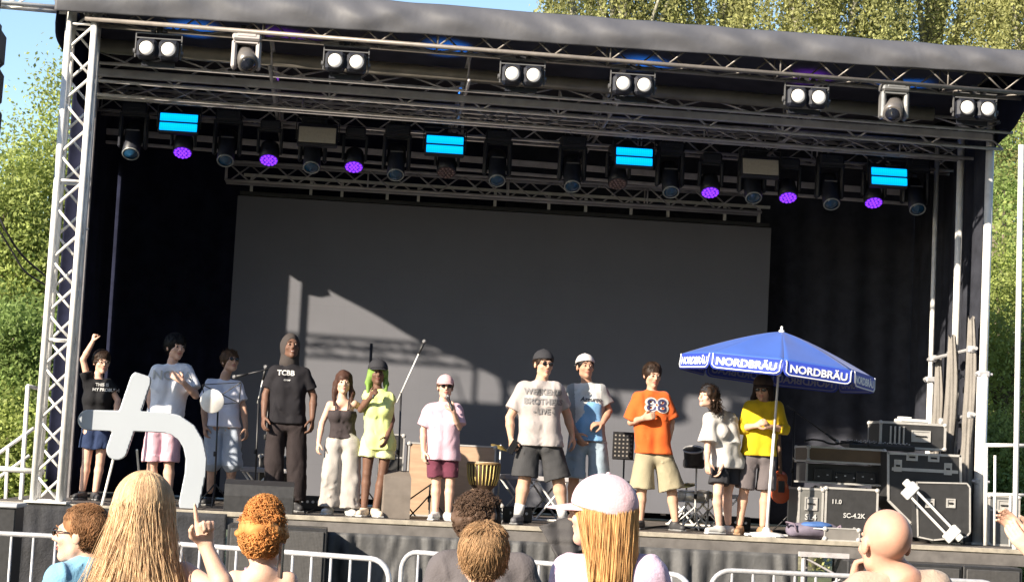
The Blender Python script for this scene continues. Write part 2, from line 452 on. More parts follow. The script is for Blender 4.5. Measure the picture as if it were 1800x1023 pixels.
# ================================================================== TRUSS BUILDER
def truss(name, P0, P1, offs, links, r, rb, pitch, label, cat, m, mb=None, group=None):
    """offs: chord offsets (side, up); links: pairs of chords joined by zigzag braces"""
    P0 = V(*P0); P1 = V(*P1); u = (P1-P0); L = np.linalg.norm(u); u /= L
    up = V(0, 0, 1) if abs(u[2]) < .8 else V(0, 1, 0)
    sd = np.cross(u, up); sd /= np.linalg.norm(sd); up = np.cross(sd, u)
    t = empty(name, P0, label, cat, group)
    for (a, c) in offs:
        q = MB(); q.tube(P0+sd*a+up*c, P1+sd*a+up*c, r, 10); q.build('chord', m, t, True)
    q = MB(); n = max(2, int(round(L/pitch)))
    for (i, j) in links:
        A = sd*offs[i][0]+up*offs[i][1]; B = sd*offs[j][0]+up*offs[j][1]
        for k in range(n):
            s0 = P0+u*L*k/n; s1 = P0+u*L*(k+1)/n
            if k % 2: A_, B_ = B, A
            else: A_, B_ = A, B
            q.tube(s0+A_, s1+B_, rb, 6)
            if k % 6 == 0: q.tube(s0+A, s0+B, rb, 6)
    q.build('lattice', mb or m, t, True)
    return t
SQ = lambda a: ([(-a, -a), (a, -a), (a, a), (-a, a)], [(0, 1), (1, 2), (2, 3), (3, 0)])

# left tower
pA = (at(84, 884, .14)); pA[2] = DZ+.02; pB = V(pA[0]+.02, .14, 6.42)
o4, l4 = SQ(.13)
tw = truss('truss_tower', pA, pB, o4, l4, .036, .015, .27, 'tall bright square truss tower at the left front corner of the stage', 'truss tower', ALU)
MB().box((pA[0], .14, DZ+.012), (.42, .42, .02)).build('base_plate', ALU, tw); MB().box((pB[0], .14, 6.36), (.4, .4, .05)).box((pB[0], .14, 6.43), (.3, .3, .1)).build('top_plate', ALU, tw)
# wing truss to the left with the hung loudspeakers
wing = truss('wing_truss', (-6.4, .1, 6.42), (pB[0]-.12, .1, 6.36), [(-.1, -.06), (.1, -.06), (0, .12)], [(0, 2), (1, 2), (0, 1)], .024, .010, .34,
             'horizontal truss reaching out left from the tower top against the sky', 'truss', ALU)
q = MB(); q.box((pB[0]-.05, .02, 6.5), (.26, .14, .16), bev=.02); q.tube((pB[0]-.2, -.06, 6.46), (pB[0]+.16, -.06, 6.46), .03); q.build('hoist', mat('hoist_grey', (.5, .47, .42), .5, .3), wing)

def line_array():
    t = empty('line_array', (-4.02, -.35, 6.2), 'black curved line array of loudspeakers hanging at the left picture edge', 'speakers')
    z = 5.98; ang = 0.05; y = -.35
    for k in range(7):
        M = np.array(Matrix.Rotation(-ang, 3, 'X')); c = V(-4.02, y, z-.2)
        b = MB(); b.box(c, (.70, .42, .36), M=M, bev=.04); cb = b.build('cabinet', BLK, t)
        b = MB(); b.box(c+M@V(0, -.217, 0), (.62, .02, .29), M=M, bev=.01); b.build('grille', GRL, cb)
        z -= .385*math.cos(ang); y += .385*math.sin(ang); ang += .045
    b = MB()
    for x in (-4.3, -3.75): b.tube((x, -.35, 5.98), (x, -.2, 6.36), .012)
    b.box((-4.02, -.35, 6.0), (.6, .3, .05)); b.build('bumper', BLKM, t)
line_array()
def cable(name, pts, r, label, m=RUB, n=14):
    P = [V(*p) for p in pts]
    out = []
    for i in range(len(P)-1):
        p0 = P[max(i-1, 0)]; p1 = P[i]; p2 = P[i+1]; p3 = P[min(i+2, len(P)-1)]
        for k in range(n):
            t = k/n
            out.append(.5*((2*p1)+(-p0+p2)*t+(2*p0-5*p1+4*p2-p3)*t*t+(-p0+3*p1-3*p2+p3)*t**3))
    out.append(P[-1])
    return tag(MB().path(out, r, 6).build(name, m, None, True, loc=tuple(P[0])), label, 'cable')
cable('speaker_cable', [at(-30, 330, -.3), at(0, 385, -.3), at(14, 412, -.25), at(40, 450, -.1), at(88, 492, .1)], .012, 'upper black cable sagging from the loudspeakers to the left tower')
cable('speaker_cable', [at(-30, 370, -.3), at(0, 408, -.3), at(20, 440, -.2), at(45, 478, -.1), at(84, 503, .1)], .011, 'lower black cable sagging from the loudspeakers to the left tower')

# ================================================================== ROOF
XL, XR = -3.22, 7.45
rf = empty('stage_roof', (2.1, 0, 6.2), 'long grey tarpaulin canopy over the stage with wrinkled front edge', 'canopy')
_a0, _a1 = at(180, 24, -.12), at(1800, 133, -.12)       # lower edge of the front cover
_t0, _t1 = at(700, -1, -.12), at(1800, 86, -.12)
def rz(x, a, c): return a[2]+(x-a[0])*(c[2]-a[2])/(c[0]-a[0])
def fascia(u, v):
    x = XL+u*(XR-XL); zb = rz(x, _a0, _a1)+.007*np.sin(x*1.6)*np.sin(x*.7+1); zt = rz(x, _t0, _t1)
    wr = .012*np.sin(x*5+3*v+2*np.sin(x*1.3))+.014*np.sin(x*11-5*v+np.sin(x*3))+.016*np.maximum(0, np.sin(x*2.1+v*1.9+1.5*np.sin(x*.9)))**4
    z = zt+(zb-zt)*v
    return x, -.12-wr*np.sin(v*math.pi*.9+.2)-.03*np.sin(v*math.pi)+.1*(1-v)**3, z+.004*np.sin(x*7+2*np.sin(x*2))*(1-v)
sheet('fascia', fascia, 420, 22, TARP, rf, .006)
def ceilf(u, v):
    x = XL+u*(XR-XL); y = -.02+v*5.6
    return x, y, rz(x, _t0, _t1)-.02-.10*v+.05*np.sin(x*2.9)*np.sin(v*9)
sheet('canopy_sheet', ceilf, 60, 30, CEIL, rf, .01)
# side valances (left one tapers towards the back)
def valL(u, v):
    y = -.1+u*5.2
    bot = np.interp(y, [-.1, 1.1, 2.46, 5.1], [6.12, 5.82, 5.64, 5.35])
    return XL+.02*np.sin(y*7+v*3)+.0*v, y, 6.75+(bot-6.75)*v
sheet('side_valance', valL, 50, 8, MOLTD, rf, .006)
_v0, _v1 = at(1802, 222, .6)[2], at(1745, 288, 1.6)[2]
def valR(u, v):
    y = -.1+u*2.0
    bot = _v0+(_v1-_v0)*(y-.6)
    return 7.17+.015*np.sin(y*7+v*3), y, 6.55+(bot-6.55)*v
sheet('side_valance', valR, 30, 8, MOLTD, rf, .006)

# the roof girders, each from its two ends seen under the canopy
def line(p, q, Y): return at(*p, Y), at(*q, Y)
A, B_ = line((150, 33), (1812, 165), -.06)
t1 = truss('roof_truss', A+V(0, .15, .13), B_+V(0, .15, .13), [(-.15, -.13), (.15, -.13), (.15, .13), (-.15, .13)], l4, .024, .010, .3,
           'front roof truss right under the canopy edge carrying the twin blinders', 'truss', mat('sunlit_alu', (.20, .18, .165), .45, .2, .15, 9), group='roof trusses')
A, B_ = line((175, 80), (1640, 201), .85)
tube = MB().tube(A, B_, .075, 18).build('roller_tube', mat('grey_tube', (.20, .185, .165), .5, .3, .2, 3), None, True, loc=tuple(A))
tag(tube, 'thick grey-brown tube running the stage width behind the twin blinders', 'roof tube')
A, B_ = line((172, 91), (1765, 214), 1.1)
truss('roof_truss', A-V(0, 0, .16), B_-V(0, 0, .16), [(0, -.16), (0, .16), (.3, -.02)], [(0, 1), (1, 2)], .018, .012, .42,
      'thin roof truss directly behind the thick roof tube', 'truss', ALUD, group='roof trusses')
A, B_ = line((172, 127), (1745, 242), 1.05)
q = MB(); u_ = B_-A; L_ = np.linalg.norm(u_); ang = math.atan2(u_[2], u_[0])
q.box((A+B_)/2, (L_, .06, .088), M=np.array(Matrix.Rotation(-ang, 3, 'Y')), bev=.01)
tag(q.build('cross_beam', mat('beam_aluminium', (.34, .33, .345), .5, .1, .15, 6), None, loc=tuple(A)), 'wide flat aluminium beam crossing the roof in front of the lattice trusses', 'beam')
A, B_ = line((172, 141), (1700, 255), 1.9); C_, D_ = line((172, 171), (1690, 281), 1.9)
h_ = (A-C_)[2]/2
truss('roof_truss', (A+C_)/2, (B_+D_)/2, [(0, -h_), (0, h_), (.34, -h_-.03)], [(0, 1), (0, 2), (1, 2)], .020, .010, .38,
      'middle roof truss with criss-cross lattice above the cyan lamps', 'truss', ALUD, group='roof trusses')
A, B_ = line((172, 193), (1690, 301), 2.9)
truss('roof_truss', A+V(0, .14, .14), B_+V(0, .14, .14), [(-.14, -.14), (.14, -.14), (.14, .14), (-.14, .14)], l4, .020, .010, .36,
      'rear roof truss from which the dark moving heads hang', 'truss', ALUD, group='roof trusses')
for (p, q_, th, lb) in (((183, 231), (1600, 340), .075, 'upper dark flat rail behind the hanging moving heads'), ((186, 250), (1600, 359), .038, 'lower narrow rail behind the hanging moving heads')):
    A, B_ = line(p, q_, 3.75); u_ = B_-A; L_ = np.linalg.norm(u_); ang = math.atan2(u_[2], u_[0])
    q = MB(); q.box((A+B_)/2, (L_, .05, th), M=np.array(Matrix.Rotation(-ang, 3, 'Y')), bev=.006)
    tag(q.build('rear_rail', ALUD, None, loc=tuple(A)), lb, 'rail')
A, B_ = line((398, 290), (1336, 341), 4.2); C_, D_ = line((398, 315), (1336, 377), 4.2)
h_ = (A-C_)[2]/2+.03
truss('screen_truss', (A+C_)/2, (B_+D_)/2, [(-.12, -h_), (-.12, h_), (.12, h_), (.12, -h_)], [(0, 1), (2, 3), (1, 2)], .019, .011, .29,
      'lattice truss right above the video screen', 'truss', mat('beam_aluminium', (.34, .33, .345)))
for i, (px, y0) in enumerate(((478, 60), (828, 88), (1102, 112), (1452, 150))):
    A = at(px, y0, .35); A[2] = 6.2
    q = MB(); q.tube(A, (A[0], 4.4, 6.02), .024, 8); q.tube(A-V(0, 0, .3), (A[0], 4.4, 5.72), .02, 8)
    for k in range(9): q.tube((A[0], .4+k*.45, 6.19-(k % 2)*.31), (A[0], .85+k*.45, 5.88+(k % 2)*.3), .010, 6)
    tag(q.build('roof_rafter', ALUD, None, True, loc=tuple(A)), ('leftmost', 'second', 'third', 'rightmost')[i]+' of the four lattice rafters running front to back beneath the canopy', 'rafter', 'roof rafters')

# ================================================================== SCREEN
def led_mat():
    m = mat('led_panel', (.120, .123, .142), .6, 0, .05, 1.5, spec=.3)
    n = m.node_tree.nodes; l = m.node_tree.links; b = n['Principled BSDF']
    tc = n.new('ShaderNodeTexCoord'); sp = n.new('ShaderNodeSeparateXYZ'); l.new(tc.outputs['Object'], sp.inputs[0])
    prev = None
    for ax in (0, 2):
        md = n.new('ShaderNodeMath'); md.operation = 'PINGPONG'; md.inputs[1].default_value = .25; l.new(sp.outputs[ax], md.inputs[0])
        lt = n.new('ShaderNodeMath'); lt.operation = 'LESS_THAN'; lt.inputs[1].default_value = .0025; l.new(md.outputs[0], lt.inputs[0])
        if prev is None: prev = lt
        else:
            mx = n.new('ShaderNodeMath'); mx.operation = 'MAXIMUM'; l.new(prev.outputs[0], mx.inputs[0]); l.new(lt.outputs[0], mx.inputs[1]); prev = mx
    ml = n.new('ShaderNodeMix'); ml.data_type = 'RGBA'; ml.inputs[7].default_value = (.06, .06, .06, 1)
    src = b.inputs['Base Color'].links[0].from_socket
    sc_ = n.new('ShaderNodeMath'); sc_.operation = 'MULTIPLY'; sc_.inputs[1].default_value = .14; l.new(prev.outputs[0], sc_.inputs[0])
    l.new(sc_.outputs[0], ml.inputs[0]); l.new(src, ml.inputs[6]); l.new(ml.outputs[2], b.inputs['Base Color'])
    return m
S0, S1 = at(418, 341, 4.5), at(1356, 403, 4.5)
zt = (S0[2]+S1[2])/2; SX0, SX1 = S0[0], S1[0]
sc = empty('video_screen', ((SX0+SX1)/2, 4.5, DZ), 'big switched-off dark grey video screen at the back of the stage', 'video screen')
q = MB(); q.box(((SX0+SX1)/2, 4.545, (zt+DZ+.1)/2), (SX1-SX0, .09, zt-DZ-.1), bev=.004); q.build('panel_wall', led_mat(), sc)
q = MB()
for i in range(14): q.box((SX0+.25+i*(SX1-SX0-.5)/13, 4.66, (zt+DZ)/2), (.05, .12, zt-DZ-.15))
q.build('rear_frame', ALUD, sc)
q = MB(); q.box(((SX0+SX1)/2, 4.55, zt+.035), (SX1-SX0-.05, .07, .05)); q.build('top_bar', BLKM, sc)
q = MB(); q.box(((SX0+SX1)/2, 4.3, zt+.235), (SX1-SX0-.15, .05, .035)); 
for px in (440, 545, 600, 680, 735, 870, 965, 1030, 1110, 1175, 1275, 1335):
    X = at(px, 360, 4.4)[0]; q.box((X, 4.42, zt+.15), (.035, .05, .2)); 
q.build('hanging_bracket', mat('bracket_alu', (.5, .5, .48), .5, .3), sc)

# ================================================================== CURTAINS
def curtain(name, P0, P1, z0, z1, m, label, pleat=.045, freq=7.0, seed=1, nz=14, group=None):
    P0 = V(*P0); P1 = V(*P1); L = np.linalg.norm(P1-P0); u_ = (P1-P0)/L; nr = V(-u_[1], u_[0])
    r = np.random.default_rng(seed); ph = r.uniform(0, 6, 4)
    def fn(u, v):
        s = u*L; wob = s+.05*np.sin(s*1.7+ph[0])+.02*np.sin(v*3+s*2)
        d = pleat*(np.sin(wob*freq*2.4+ph[1])*.6+np.sin(wob*freq+ph[2]+.6*np.sin(v*2+s))*.5+.3*np.sin(wob*freq*.37+ph[3]))*(.6+.5*v)
        return P0[0]+u_[0]*s+nr[0]*d, P0[1]+u_[1]*s+nr[1]*d, z1+(z0-z1)*v
    o = sheet(name, fn, max(20, int(L*46)), nz, m, None, .006, loc=(P0[0], P0[1], z0))
    return tag(o, label, 'curtain', group)
curtain('stage_curtain', (-3.75, 5.05), (1.95, 5.06), DZ+.02, 6.7, MOLTD, 'black pleated backdrop curtain left of the video screen', seed=1)
curtain('stage_curtain', (1.92, 5.08), (7.5, 5.05), DZ+.02, 6.6, MOLT, 'black pleated backdrop curtain right of the video screen behind the umbrella', seed=2)
curtain('stage_curtain', (XL+.12, 5.0), (XL+.08, 2.55), DZ+.02, 6.6, MOLTD, 'black side curtain at the rear left of the stage', seed=3)
curtain('stage_curtain', (7.13, 1.35), (7.38, 5.0), DZ+.02, 6.5, mat('side_molton', (.030, .032, .042), .95, 0, .25, 5, bump=.25, bscale=160, spec=.1), 'black side curtain closing the right side of the stage behind the posts', seed=4, pleat=.05, freq=5)

# posts on the right, with gathered cloth
def post(px0, py0, px1, py1, Y, r, label):
    a = at(px0, py0, Y); c = at(px1, py1, Y); a[2] = 6.2; c = V(a[0]+(c[0]-a[0])*.2, Y, DZ)
    t = empty('roof_post', (c[0], Y, DZ), label, 'post', 'posts carrying the right side of the roof')
    MB().tube(c, a, r, 12).build('tube', ALU, t, True)
    MB().tube(c, (c[0], Y, DZ+1.9), r*1.35, 12).build('sleeve', ALU, t, True)
    q = MB(); q.box((c[0], Y, DZ+.012), (.22, .22, .02)); q.build('foot_plate', ALU, t)
    for z in (DZ+1.9, DZ+.7): q = MB(); q.box((c[0], Y, z), (.14, .12, .07), bev=.015); q.tube((c[0]-.1, Y-.03, z), (c[0]+.1, Y-.03, z), .015); q.build('clamp', STEEL, t)
post(1740, 288, 1712, 955, 1.2, .048, 'thick bright roof post nearest the camera on the right')
post(1688, 310, 1672, 945, 1.9, .042, 'middle of the three roof posts on the right side')
post(1645, 345, 1632, 935, 2.9, .030, 'thinnest roof post, farthest back on the right side')
SHC = mat('grey_cloth', (.20, .185, .17), .9, 0, .15, 5, bump=.3, bscale=60)
def bunch(px, py0, py1, Y, r, label):
    a = at(px, py0, Y); c = V(a[0]-.02, Y, DZ+.01)
    n = 40
    def fn(u, v):
        t = 2*math.pi*u; z = a[2]+(c[2]-a[2])*v
        rr = r*(.55+.45*np.minimum(1, v*5))*(1+.16*np.sin(t*5+v*3)+.12*np.sin(t*9-v*5))*(1-.18*np.exp(-((v-.55)/.05)**2))
        return a[0]+rr*np.cos(t)+.015*np.sin(v*7), Y+rr*np.sin(t), z+.03*np.sin(t*3)*(1-v)
    P, Fc = grid(fn, n, 24)
    tag(mk('gathered_cloth', P, Fc, SHC, smooth=True, loc=(c[0], Y, DZ)), label, 'gathered cloth', 'cloth gathered round the right posts')
bunch(1650, 632, 0, 2.7, .055, 'pale gathered cloth round the rear right post')
bunch(1674, 592, 0, 1.75, .065, 'pale gathered cloth round the middle right post')
bunch(1708, 560, 0, 1.38, .06, 'pale gathered cloth round the front right post')
for (p, q_, lb) in (((1632, 632), (1716, 612), 'upper clamp pipe linking the right posts'), ((1650, 742), (1712, 728), 'lower clamp pipe linking the right posts')):
    a = at(*p, 2.8); c = at(*q_, 1.2)
    q = MB(); q.tube(a, c, .022); 
    for k in (.1, .5, .9): q.box(a+(c-a)*k, (.09, .1, .08), bev=.015)
    tag(q.build('clamp_pipe', STEEL, None, loc=tuple(a)), lb, 'pipe')
# pole and gathered cloth just inside the left tower
a = at(170, 60, .75); c = V(a[0]-.0, .75, DZ)
q = MB(); q.tube(c, (a[0], .75, 6.3), .022); q.box((a[0], .75, 3.95), (.07, .07, .12), bev=.01); q.tube((a[0]-.03, .72, 4.05), (a[0]+.07, .66, 4.1), .012)
tag(q.build('side_pole', ALU, None, loc=tuple(c)), 'slim aluminium pole just inside the left truss tower', 'pole')
q = MB(); q.tube((XL+.12, 2.42, DZ), (XL+.12, 2.42, 6.2), .035)
tag(q.build('side_post', ALUD, None, loc=(XL+.12, 2.42, DZ)), 'dark post at the front edge of the rear left curtain', 'post')

# ================================================================== RAILS AND BARRIERS
def rail_set(name, label, segs, m, r=.021, cat='railing'):
    o = V(*segs[0][0]); t = empty(name, (o[0], o[1], 0), label, cat)
    for (nm, a, c, rr) in segs[1:]: MB().tube(a, c, rr, 10).build(nm, m, t, True)
    return t
Y = .9
P = lambda x, y, Y=.9: at(x, y, Y)
z0 = lambda p: V(p[0], p[1], 0)
rail_set('stair_railing', 'grey steel stair railing left of the truss tower', [(P(40, 868), 0),
    ('post', z0(P(40, 868)), P(49, 678), .024), ('post', z0(P(62, 868, 1.3)), P(72, 684, 1.3), .022), ('top_rail', P(49, 678), P(72, 684, 1.3), .02),
    ('handrail', P(-60, 838), P(60, 752), .02), ('mid_rail', P(-60, 880), P(52, 800), .018), ('cross_rail', P(-60, 819, .4), P(78, 829, .4), .03),
    ('post', z0(P(14, 900)), P(14, 785), .018)], ALU)
rail_set('side_railing', 'pale steel railing at the right end of the stage', [(P(1735, 950, .6), 0),
    ('post', P(1732, 958, .6), P(1733, 782, .6), .022), ('post', P(1748, 958, .6), P(1749, 800, .6), .014), ('top_rail', P(1733, 782, .6), P(1812, 783, .6), .022),
    ('mid_rail', P(1733, 868, .6), P(1812, 870, .6), .018), ('post', P(1775, 960, .6), P(1776, 870, .6), .014)], ALU)
a = at(1786, 962, .2); a2 = at(1795, 255, .2)
tag(MB().tube((a[0], .2, 0), (a2[0], .2, a2[2]), .03, 12).build('white_pole', WHT, None, True, loc=(a[0], .2, 0)), 'white vertical pole at the right picture edge', 'pole')

def barrier(pL, pR, label):
    """crowd barrier from the pixel of its top left corner to its top right corner; both 1.1 m high"""
    a = onz(*pL, 1.1); c = onz(*pR, 1.1); L = np.linalg.norm(c-a); u = (c-a)/L
    t = empty('crowd_barrier', ((a+c)/2*V(1, 1, 0)), label, 'barrier', 'crowd barriers in front of the stage')
    z1, z0_, rr = 1.1, .2, .16
    pts = []
    cr = [(rr, z1-rr, 180, 90), (L-rr, z1-rr, 90, 0), (L-rr, z0_+rr, 0, -90), (rr, z0_+rr, -90, -180)]
    for (x, z, d0, d1) in cr:
        for k in range(7):
            d = R(d0+(d1-d0)*k/6); pts.append(a*V(1, 1, 0)+u*(x+rr*math.cos(d))+V(0, 0, z+rr*math.sin(d)))
    MB().path(pts, .021, 10, True).build('frame', STEEL, t, True)
    n = int(L/.165)
    for k in range(1, n): 
        x = L*k/n; MB().tube(a*V(1, 1, 0)+u*x+V(0, 0, z0_+.01), a*V(1, 1, 0)+u*x+V(0, 0, z1-.01), .0105, 8).build('bar', STEEL, t, True)
    pn = V(-u[1], u[0], 0)
    for x in (.35, L-.35):
        q = MB(); q.tube(a*V(1, 1, 0)+u*x+V(0, 0, z0_), a*V(1, 1, 0)+u*x+pn*.0+V(0, 0, .03), .018); q.tube(a*V(1, 1, 0)+u*x-pn*.3+V(0, 0, .02), a*V(1, 1, 0)+u*x+pn*.3+V(0, 0, .02), .02); q.build('foot', STEEL, t, True)
barrier((-330, 921), (176, 946), 'crowd barrier at the left behind the man in blue')
barrier((196, 947), (686, 984), 'crowd barrier behind the blonde woman and the woman with the curly bun')
barrier((707, 968), (1216, 1012), 'middle crowd barrier behind the boy and the girl in the pink cap')
barrier((1250, 1001), (1760, 1024), 'crowd barrier at the right behind the bald man')
# ================================================================== STAGE LIGHTS
LENSW = mat('blinder_lens', (.55, .53, .5), .3, 0, .05, 20, emit=(1, .95, .9), estr=.12)
CYAN = mat('strobe_cyan', (.0, .25, .4), .4, emit=(.0, .29, .78), estr=1.2)
def led_dots(m, lo, hi, sc):
    n = m.node_tree.nodes; l = m.node_tree.links; tc = n.new('ShaderNodeTexCoord'); vo = n.new('ShaderNodeTexVoronoi'); vo.inputs['Scale'].default_value = sc; vo.inputs['Randomness'].default_value = 0.0
    l.new(tc.outputs['Object'], vo.inputs['Vector']); mr = n.new('ShaderNodeMapRange'); mr.inputs[1].default_value = 0; mr.inputs[2].default_value = .6; mr.inputs[3].default_value = hi; mr.inputs[4].default_value = lo
    l.new(vo.outputs['Distance'], mr.inputs[0]); l.new(mr.outputs[0], n['Principled BSDF'].inputs['Emission Strength'])
led_dots(CYAN, .75, 1.35, 42)
PURP = mat('wash_purple', (.1, .02, .3), .4, emit=(.17, .025, .80), estr=1.0)
PURD = mat('wash_gap', (.03, .01, .08), .4, emit=(.08, .01, .42), estr=.4)
OFFL = mat('unlit_lens', (.22, .15, .15), .35)
GREY = mat('strobe_off', (.42, .39, .33), .6, 0, .08, 40)
GLASS = mat('dark_glass', (.01, .012, .02), .12, 0, .1, 10, coat=.5)
RING = mat('lens_ring', (.30, .32, .33), .35, .3)
FIX = mat('fixture_black', (.016, .018, .027), .45, 0, .2, 25)
WFIX = mat('white_fixture', (.42, .39, .39), .4, 0, .08, 10)

def blinder(px, py, label):
    p = at(px, py, .02); z = p[2]; x = p[0]; y = .02
    t = empty('twin_blinder', (x, y, z), label, 'stage light', 'twin blinder lights along the front truss')
    q = MB()
    for s in (-1, 1): q.box((x+s*.112, y, z), (.205, .16, .205), bev=.03)
    q.box((x, y+.02, z), (.1, .08, .1)); q.build('housing', FIX, t)
    for s in (-1, 1):
        q = MB(); q.lathe((x+s*.112, y-.083, z), [(.0, .0), (.078, .0), (.086, -.012), (.088, .0)], 24, (0, 1, 0)); l = q.build('bezel', BLKM, t, True)
        q = MB(); q.lathe((x+s*.112, y-.086, z), [(.074, 0), (.07, -.014), (.045, -.024), (.0, -.028)], 24, (0, 1, 0)); q.build('lens', LENSW, t, True)
    q = MB()
    for s in (-1, 1): q.box((x+s*.235, y+.02, z+.045), (.012, .03, .26)); q.lathe((x+s*.245, y+.02, z-.02), [(.03, -.012), (.03, .012)], 12, (1, 0, 0))
    q.box((x, y+.02, z+.175), (.48, .03, .012)); q.box((x, y-.03, z+.115), (.46, .012, .012)); q.build('bracket', mat('bracket_dark', (.12, .12, .125), .5, .3), t)
    q = MB(); q.box((x, y+.06, z+.225), (.06, .06, .1)); q.box((x-.06, y-.0, z+.2), (.05, .05, .03), bev=.008); q.box((x+.06, y, z+.2), (.05, .05, .03), bev=.008); q.build('clamp', BLKM, t)
    q = MB(); q.box((x-.0, y+.10, z-.13), (.34, .03, .05)); q.build('barn_door', FIX, t)
for px, py, lb in ((278, 89, 'leftmost twin blinder light with two white lamps'), (608, 111, 'second twin blinder from the left, between the white moving head and the roof centre'),
                   (918, 134, 'twin blinder light under the middle of the roof edge'), (1112, 151, 'twin blinder with blue glow behind it, fourth from the left'),
                   (1418, 173, 'twin blinder light left of the silver moving head'), (1714, 193, 'rightmost twin blinder light at the right end of the roof')):
    blinder(px, py, lb)

def white_head(px, py, yaw, label, m):
    p = at(px, py, .05); x, y, z = p
    t = empty('moving_head', (x, y, z), label, 'moving light', 'pale moving heads on the front truss')
    q = MB(); q.box((x, y, z+.19), (.30, .22, .10), bev=.02); q.box((x, y-.1, z+.2), (.2, .03, .05), bev=.008); q.build('base', m, t)
    q = MB()
    for s in (-1, 1): q.box((x+s*.125, y, z+.0), (.055, .15, .30), bev=.02)
    q.box((x, y, z+.135), (.26, .15, .04)); q.build('yoke', m, t)
    M = np.array(Matrix.Rotation(yaw, 3, 'Z'))@np.array(Matrix.Rotation(R(38), 3, 'X')); ax = M@V(0, -1, 0)
    q = MB(); q.lathe(V(x, y, z-.02), [(.04, .17), (.088, .15), (.098, .02), (.105, -.16), (.085, -.165)], 24, tuple(-ax)); h = q.build('lamp_head', mat('head_grey', (.13, .12, .115), .35, .2), t, True)
    q = MB(); q.lathe(V(x, y, z-.02)+ax*.163, [(.08, 0), (.07, -.01), (.0, -.02)], 20, tuple(-ax)); q.build('lens', GLASS, h, True)
    q = MB(); q.box((x-.05, y+.03, z+.27), (.05, .06, .09)); q.box((x+.06, y+.03, z+.27), (.05, .06, .09)); q.build('clamp', BLKM, t)
white_head(433, 98, R(15), 'white moving head lamp tilted down, second fixture from the left on the front truss', WFIX)
white_head(1571, 186, R(-20), 'silver moving head lamp near the right end of the front truss', mat('silver_fixture', (.3, .3, .3), .3, .5))

YM = 2.75
def ring_head(px, py, label, tint, proto=None):
    p = at(px, py, YM-.08); x, y, z = p
    if proto is not None:
        t = copy_tree(proto); t.location = (x, YM, z); t['label'] = label
        return t
    y = YM
    t = empty('spot_head', (x, y, z), label, 'moving light', 'dark moving heads with ring lenses on the rear truss')
    q = MB(); q.box((x, y+.02, z+.60), (.30, .24, .13), bev=.02); q.box((x, y-.105, z+.62), (.16, .02, .05)); q.build('base', FIX, t)
    q = MB()
    for s in (-1, 1): q.box((x+s*.145, y+.02, z+.34), (.05, .14, .42), bev=.02)
    q.box((x, y+.02, z+.525), (.33, .14, .04)); q.build('yoke', FIX, t)
    ax = V(0.0, -.62, -.78); ax /= np.linalg.norm(ax)
    c = V(x, y+.05, z+.27)
    q = MB(); q.lathe(c, [(.06, .19), (.11, .16), (.115, .0), (.10, -.12), (.105, -.27), (.09, -.285)], 24, tuple(-ax)); h = q.build('lamp_head', FIX, t, True)
    q = MB(); q.box(c+V(0, -.1, .07), (.15, .02, .012)); q.build('vent', mat('vent_grey', (.12, .12, .13), .5), h)
    e = c+ax*.285
    f, s_, u_ = frame(ax)
    q = MB(); q.path([e+(s_*math.cos(a_)+u_*math.sin(a_))*.092 for a_ in np.linspace(0, 2*math.pi, 28)[:-1]], .0085, 8, True); q.build('lens_ring', RING, h, True)
    q = MB(); q.lathe(e-ax*.004, [(.088, 0), (.07, -.016), (.0, -.03)], 24, tuple(-ax)); q.build('lens', tint, h, True)
    q = MB(); q.box((x-.07, y+.06, z+.70), (.05, .07, .09)); q.box((x+.07, y+.06, z+.70), (.05, .07, .09)); q.build('clamp', BLKM, t)
    return t
BLG = mat('blue_glass', (.01, .05, .11), .15, coat=.4)
pr = None
heads = ((230, 279, 'at the far left of the rear truss'), (396, 291, 'between the two leftmost purple wash lights'), (547, 303, 'below the left unlit grey panel'),
         (695, 316, 'left of the second cyan strobe'), (873, 326, 'right of the second cyan strobe'), (1005, 336, 'left of the third cyan strobe'), (1178, 346, 'right of the third cyan strobe'),
         (1323, 356, 'below the right unlit grey panel'), (1460, 367, 'between the two rightmost purple wash lights'), (1611, 376, 'at the far right of the rear truss'))
for px, py, lb in heads:
    o = ring_head(px, py, 'dark moving head with a ring lens '+lb, BLG, pr); pr = pr or o

def wash(px, py, label, lit, proto=None):
    p = at(px, py, YM-.05); x, y, z = p
    if proto is not None:
        t = copy_tree(proto); t.location = (x, YM, z); t['label'] = label; return t
    y = YM
    t = empty('wash_light', (x, y, z), label, 'stage light', 'purple wash lights on the rear truss' if lit else 'unlit wash lights on the rear truss')
    q = MB(); q.box((x, y+.03, z+.42), (.24, .2, .11), bev=.02); q.build('base', FIX, t)
    q = MB()
    for s in (-1, 1): q.box((x+s*.135, y+.03, z+.23), (.035, .1, .3), bev=.012)
    q.box((x, y+.03, z+.36), (.29, .1, .03)); q.build('yoke', FIX, t)
    ax = V(0, -.5, -.87); ax /= np.linalg.norm(ax); c = V(x, y+.08, z+.13)
    q = MB(); q.lathe(c, [(.06, .1), (.105, .07), (.118, -.06), (.118, -.14), (.108, -.145)], 24, tuple(-ax)); h = q.build('lamp_head', FIX, t, True)
    e = c+ax*.146; f, s_, u_ = frame(ax)
    q = MB(); q.lathe(e, [(.106, 0), (.106, -.004), (0, -.004)], 24, tuple(-ax)); q.build('face', PURD if lit else mat('off_face', (.10, .06, .065), .5), h)
    q = MB()
    for n_, rr in ((1, 0), (6, .042), (12, .084)):
        for k in range(n_):
            a_ = 2*math.pi*k/n_; q.lathe(e+ax*.005+(s_*math.cos(a_)+u_*math.sin(a_))*rr, [(.0175, 0), (.013, -.008), (.0, -.01)], 10, tuple(-ax))
    q.build('led_cluster', PURP if lit else OFFL, h, True)
    return t
pr = None
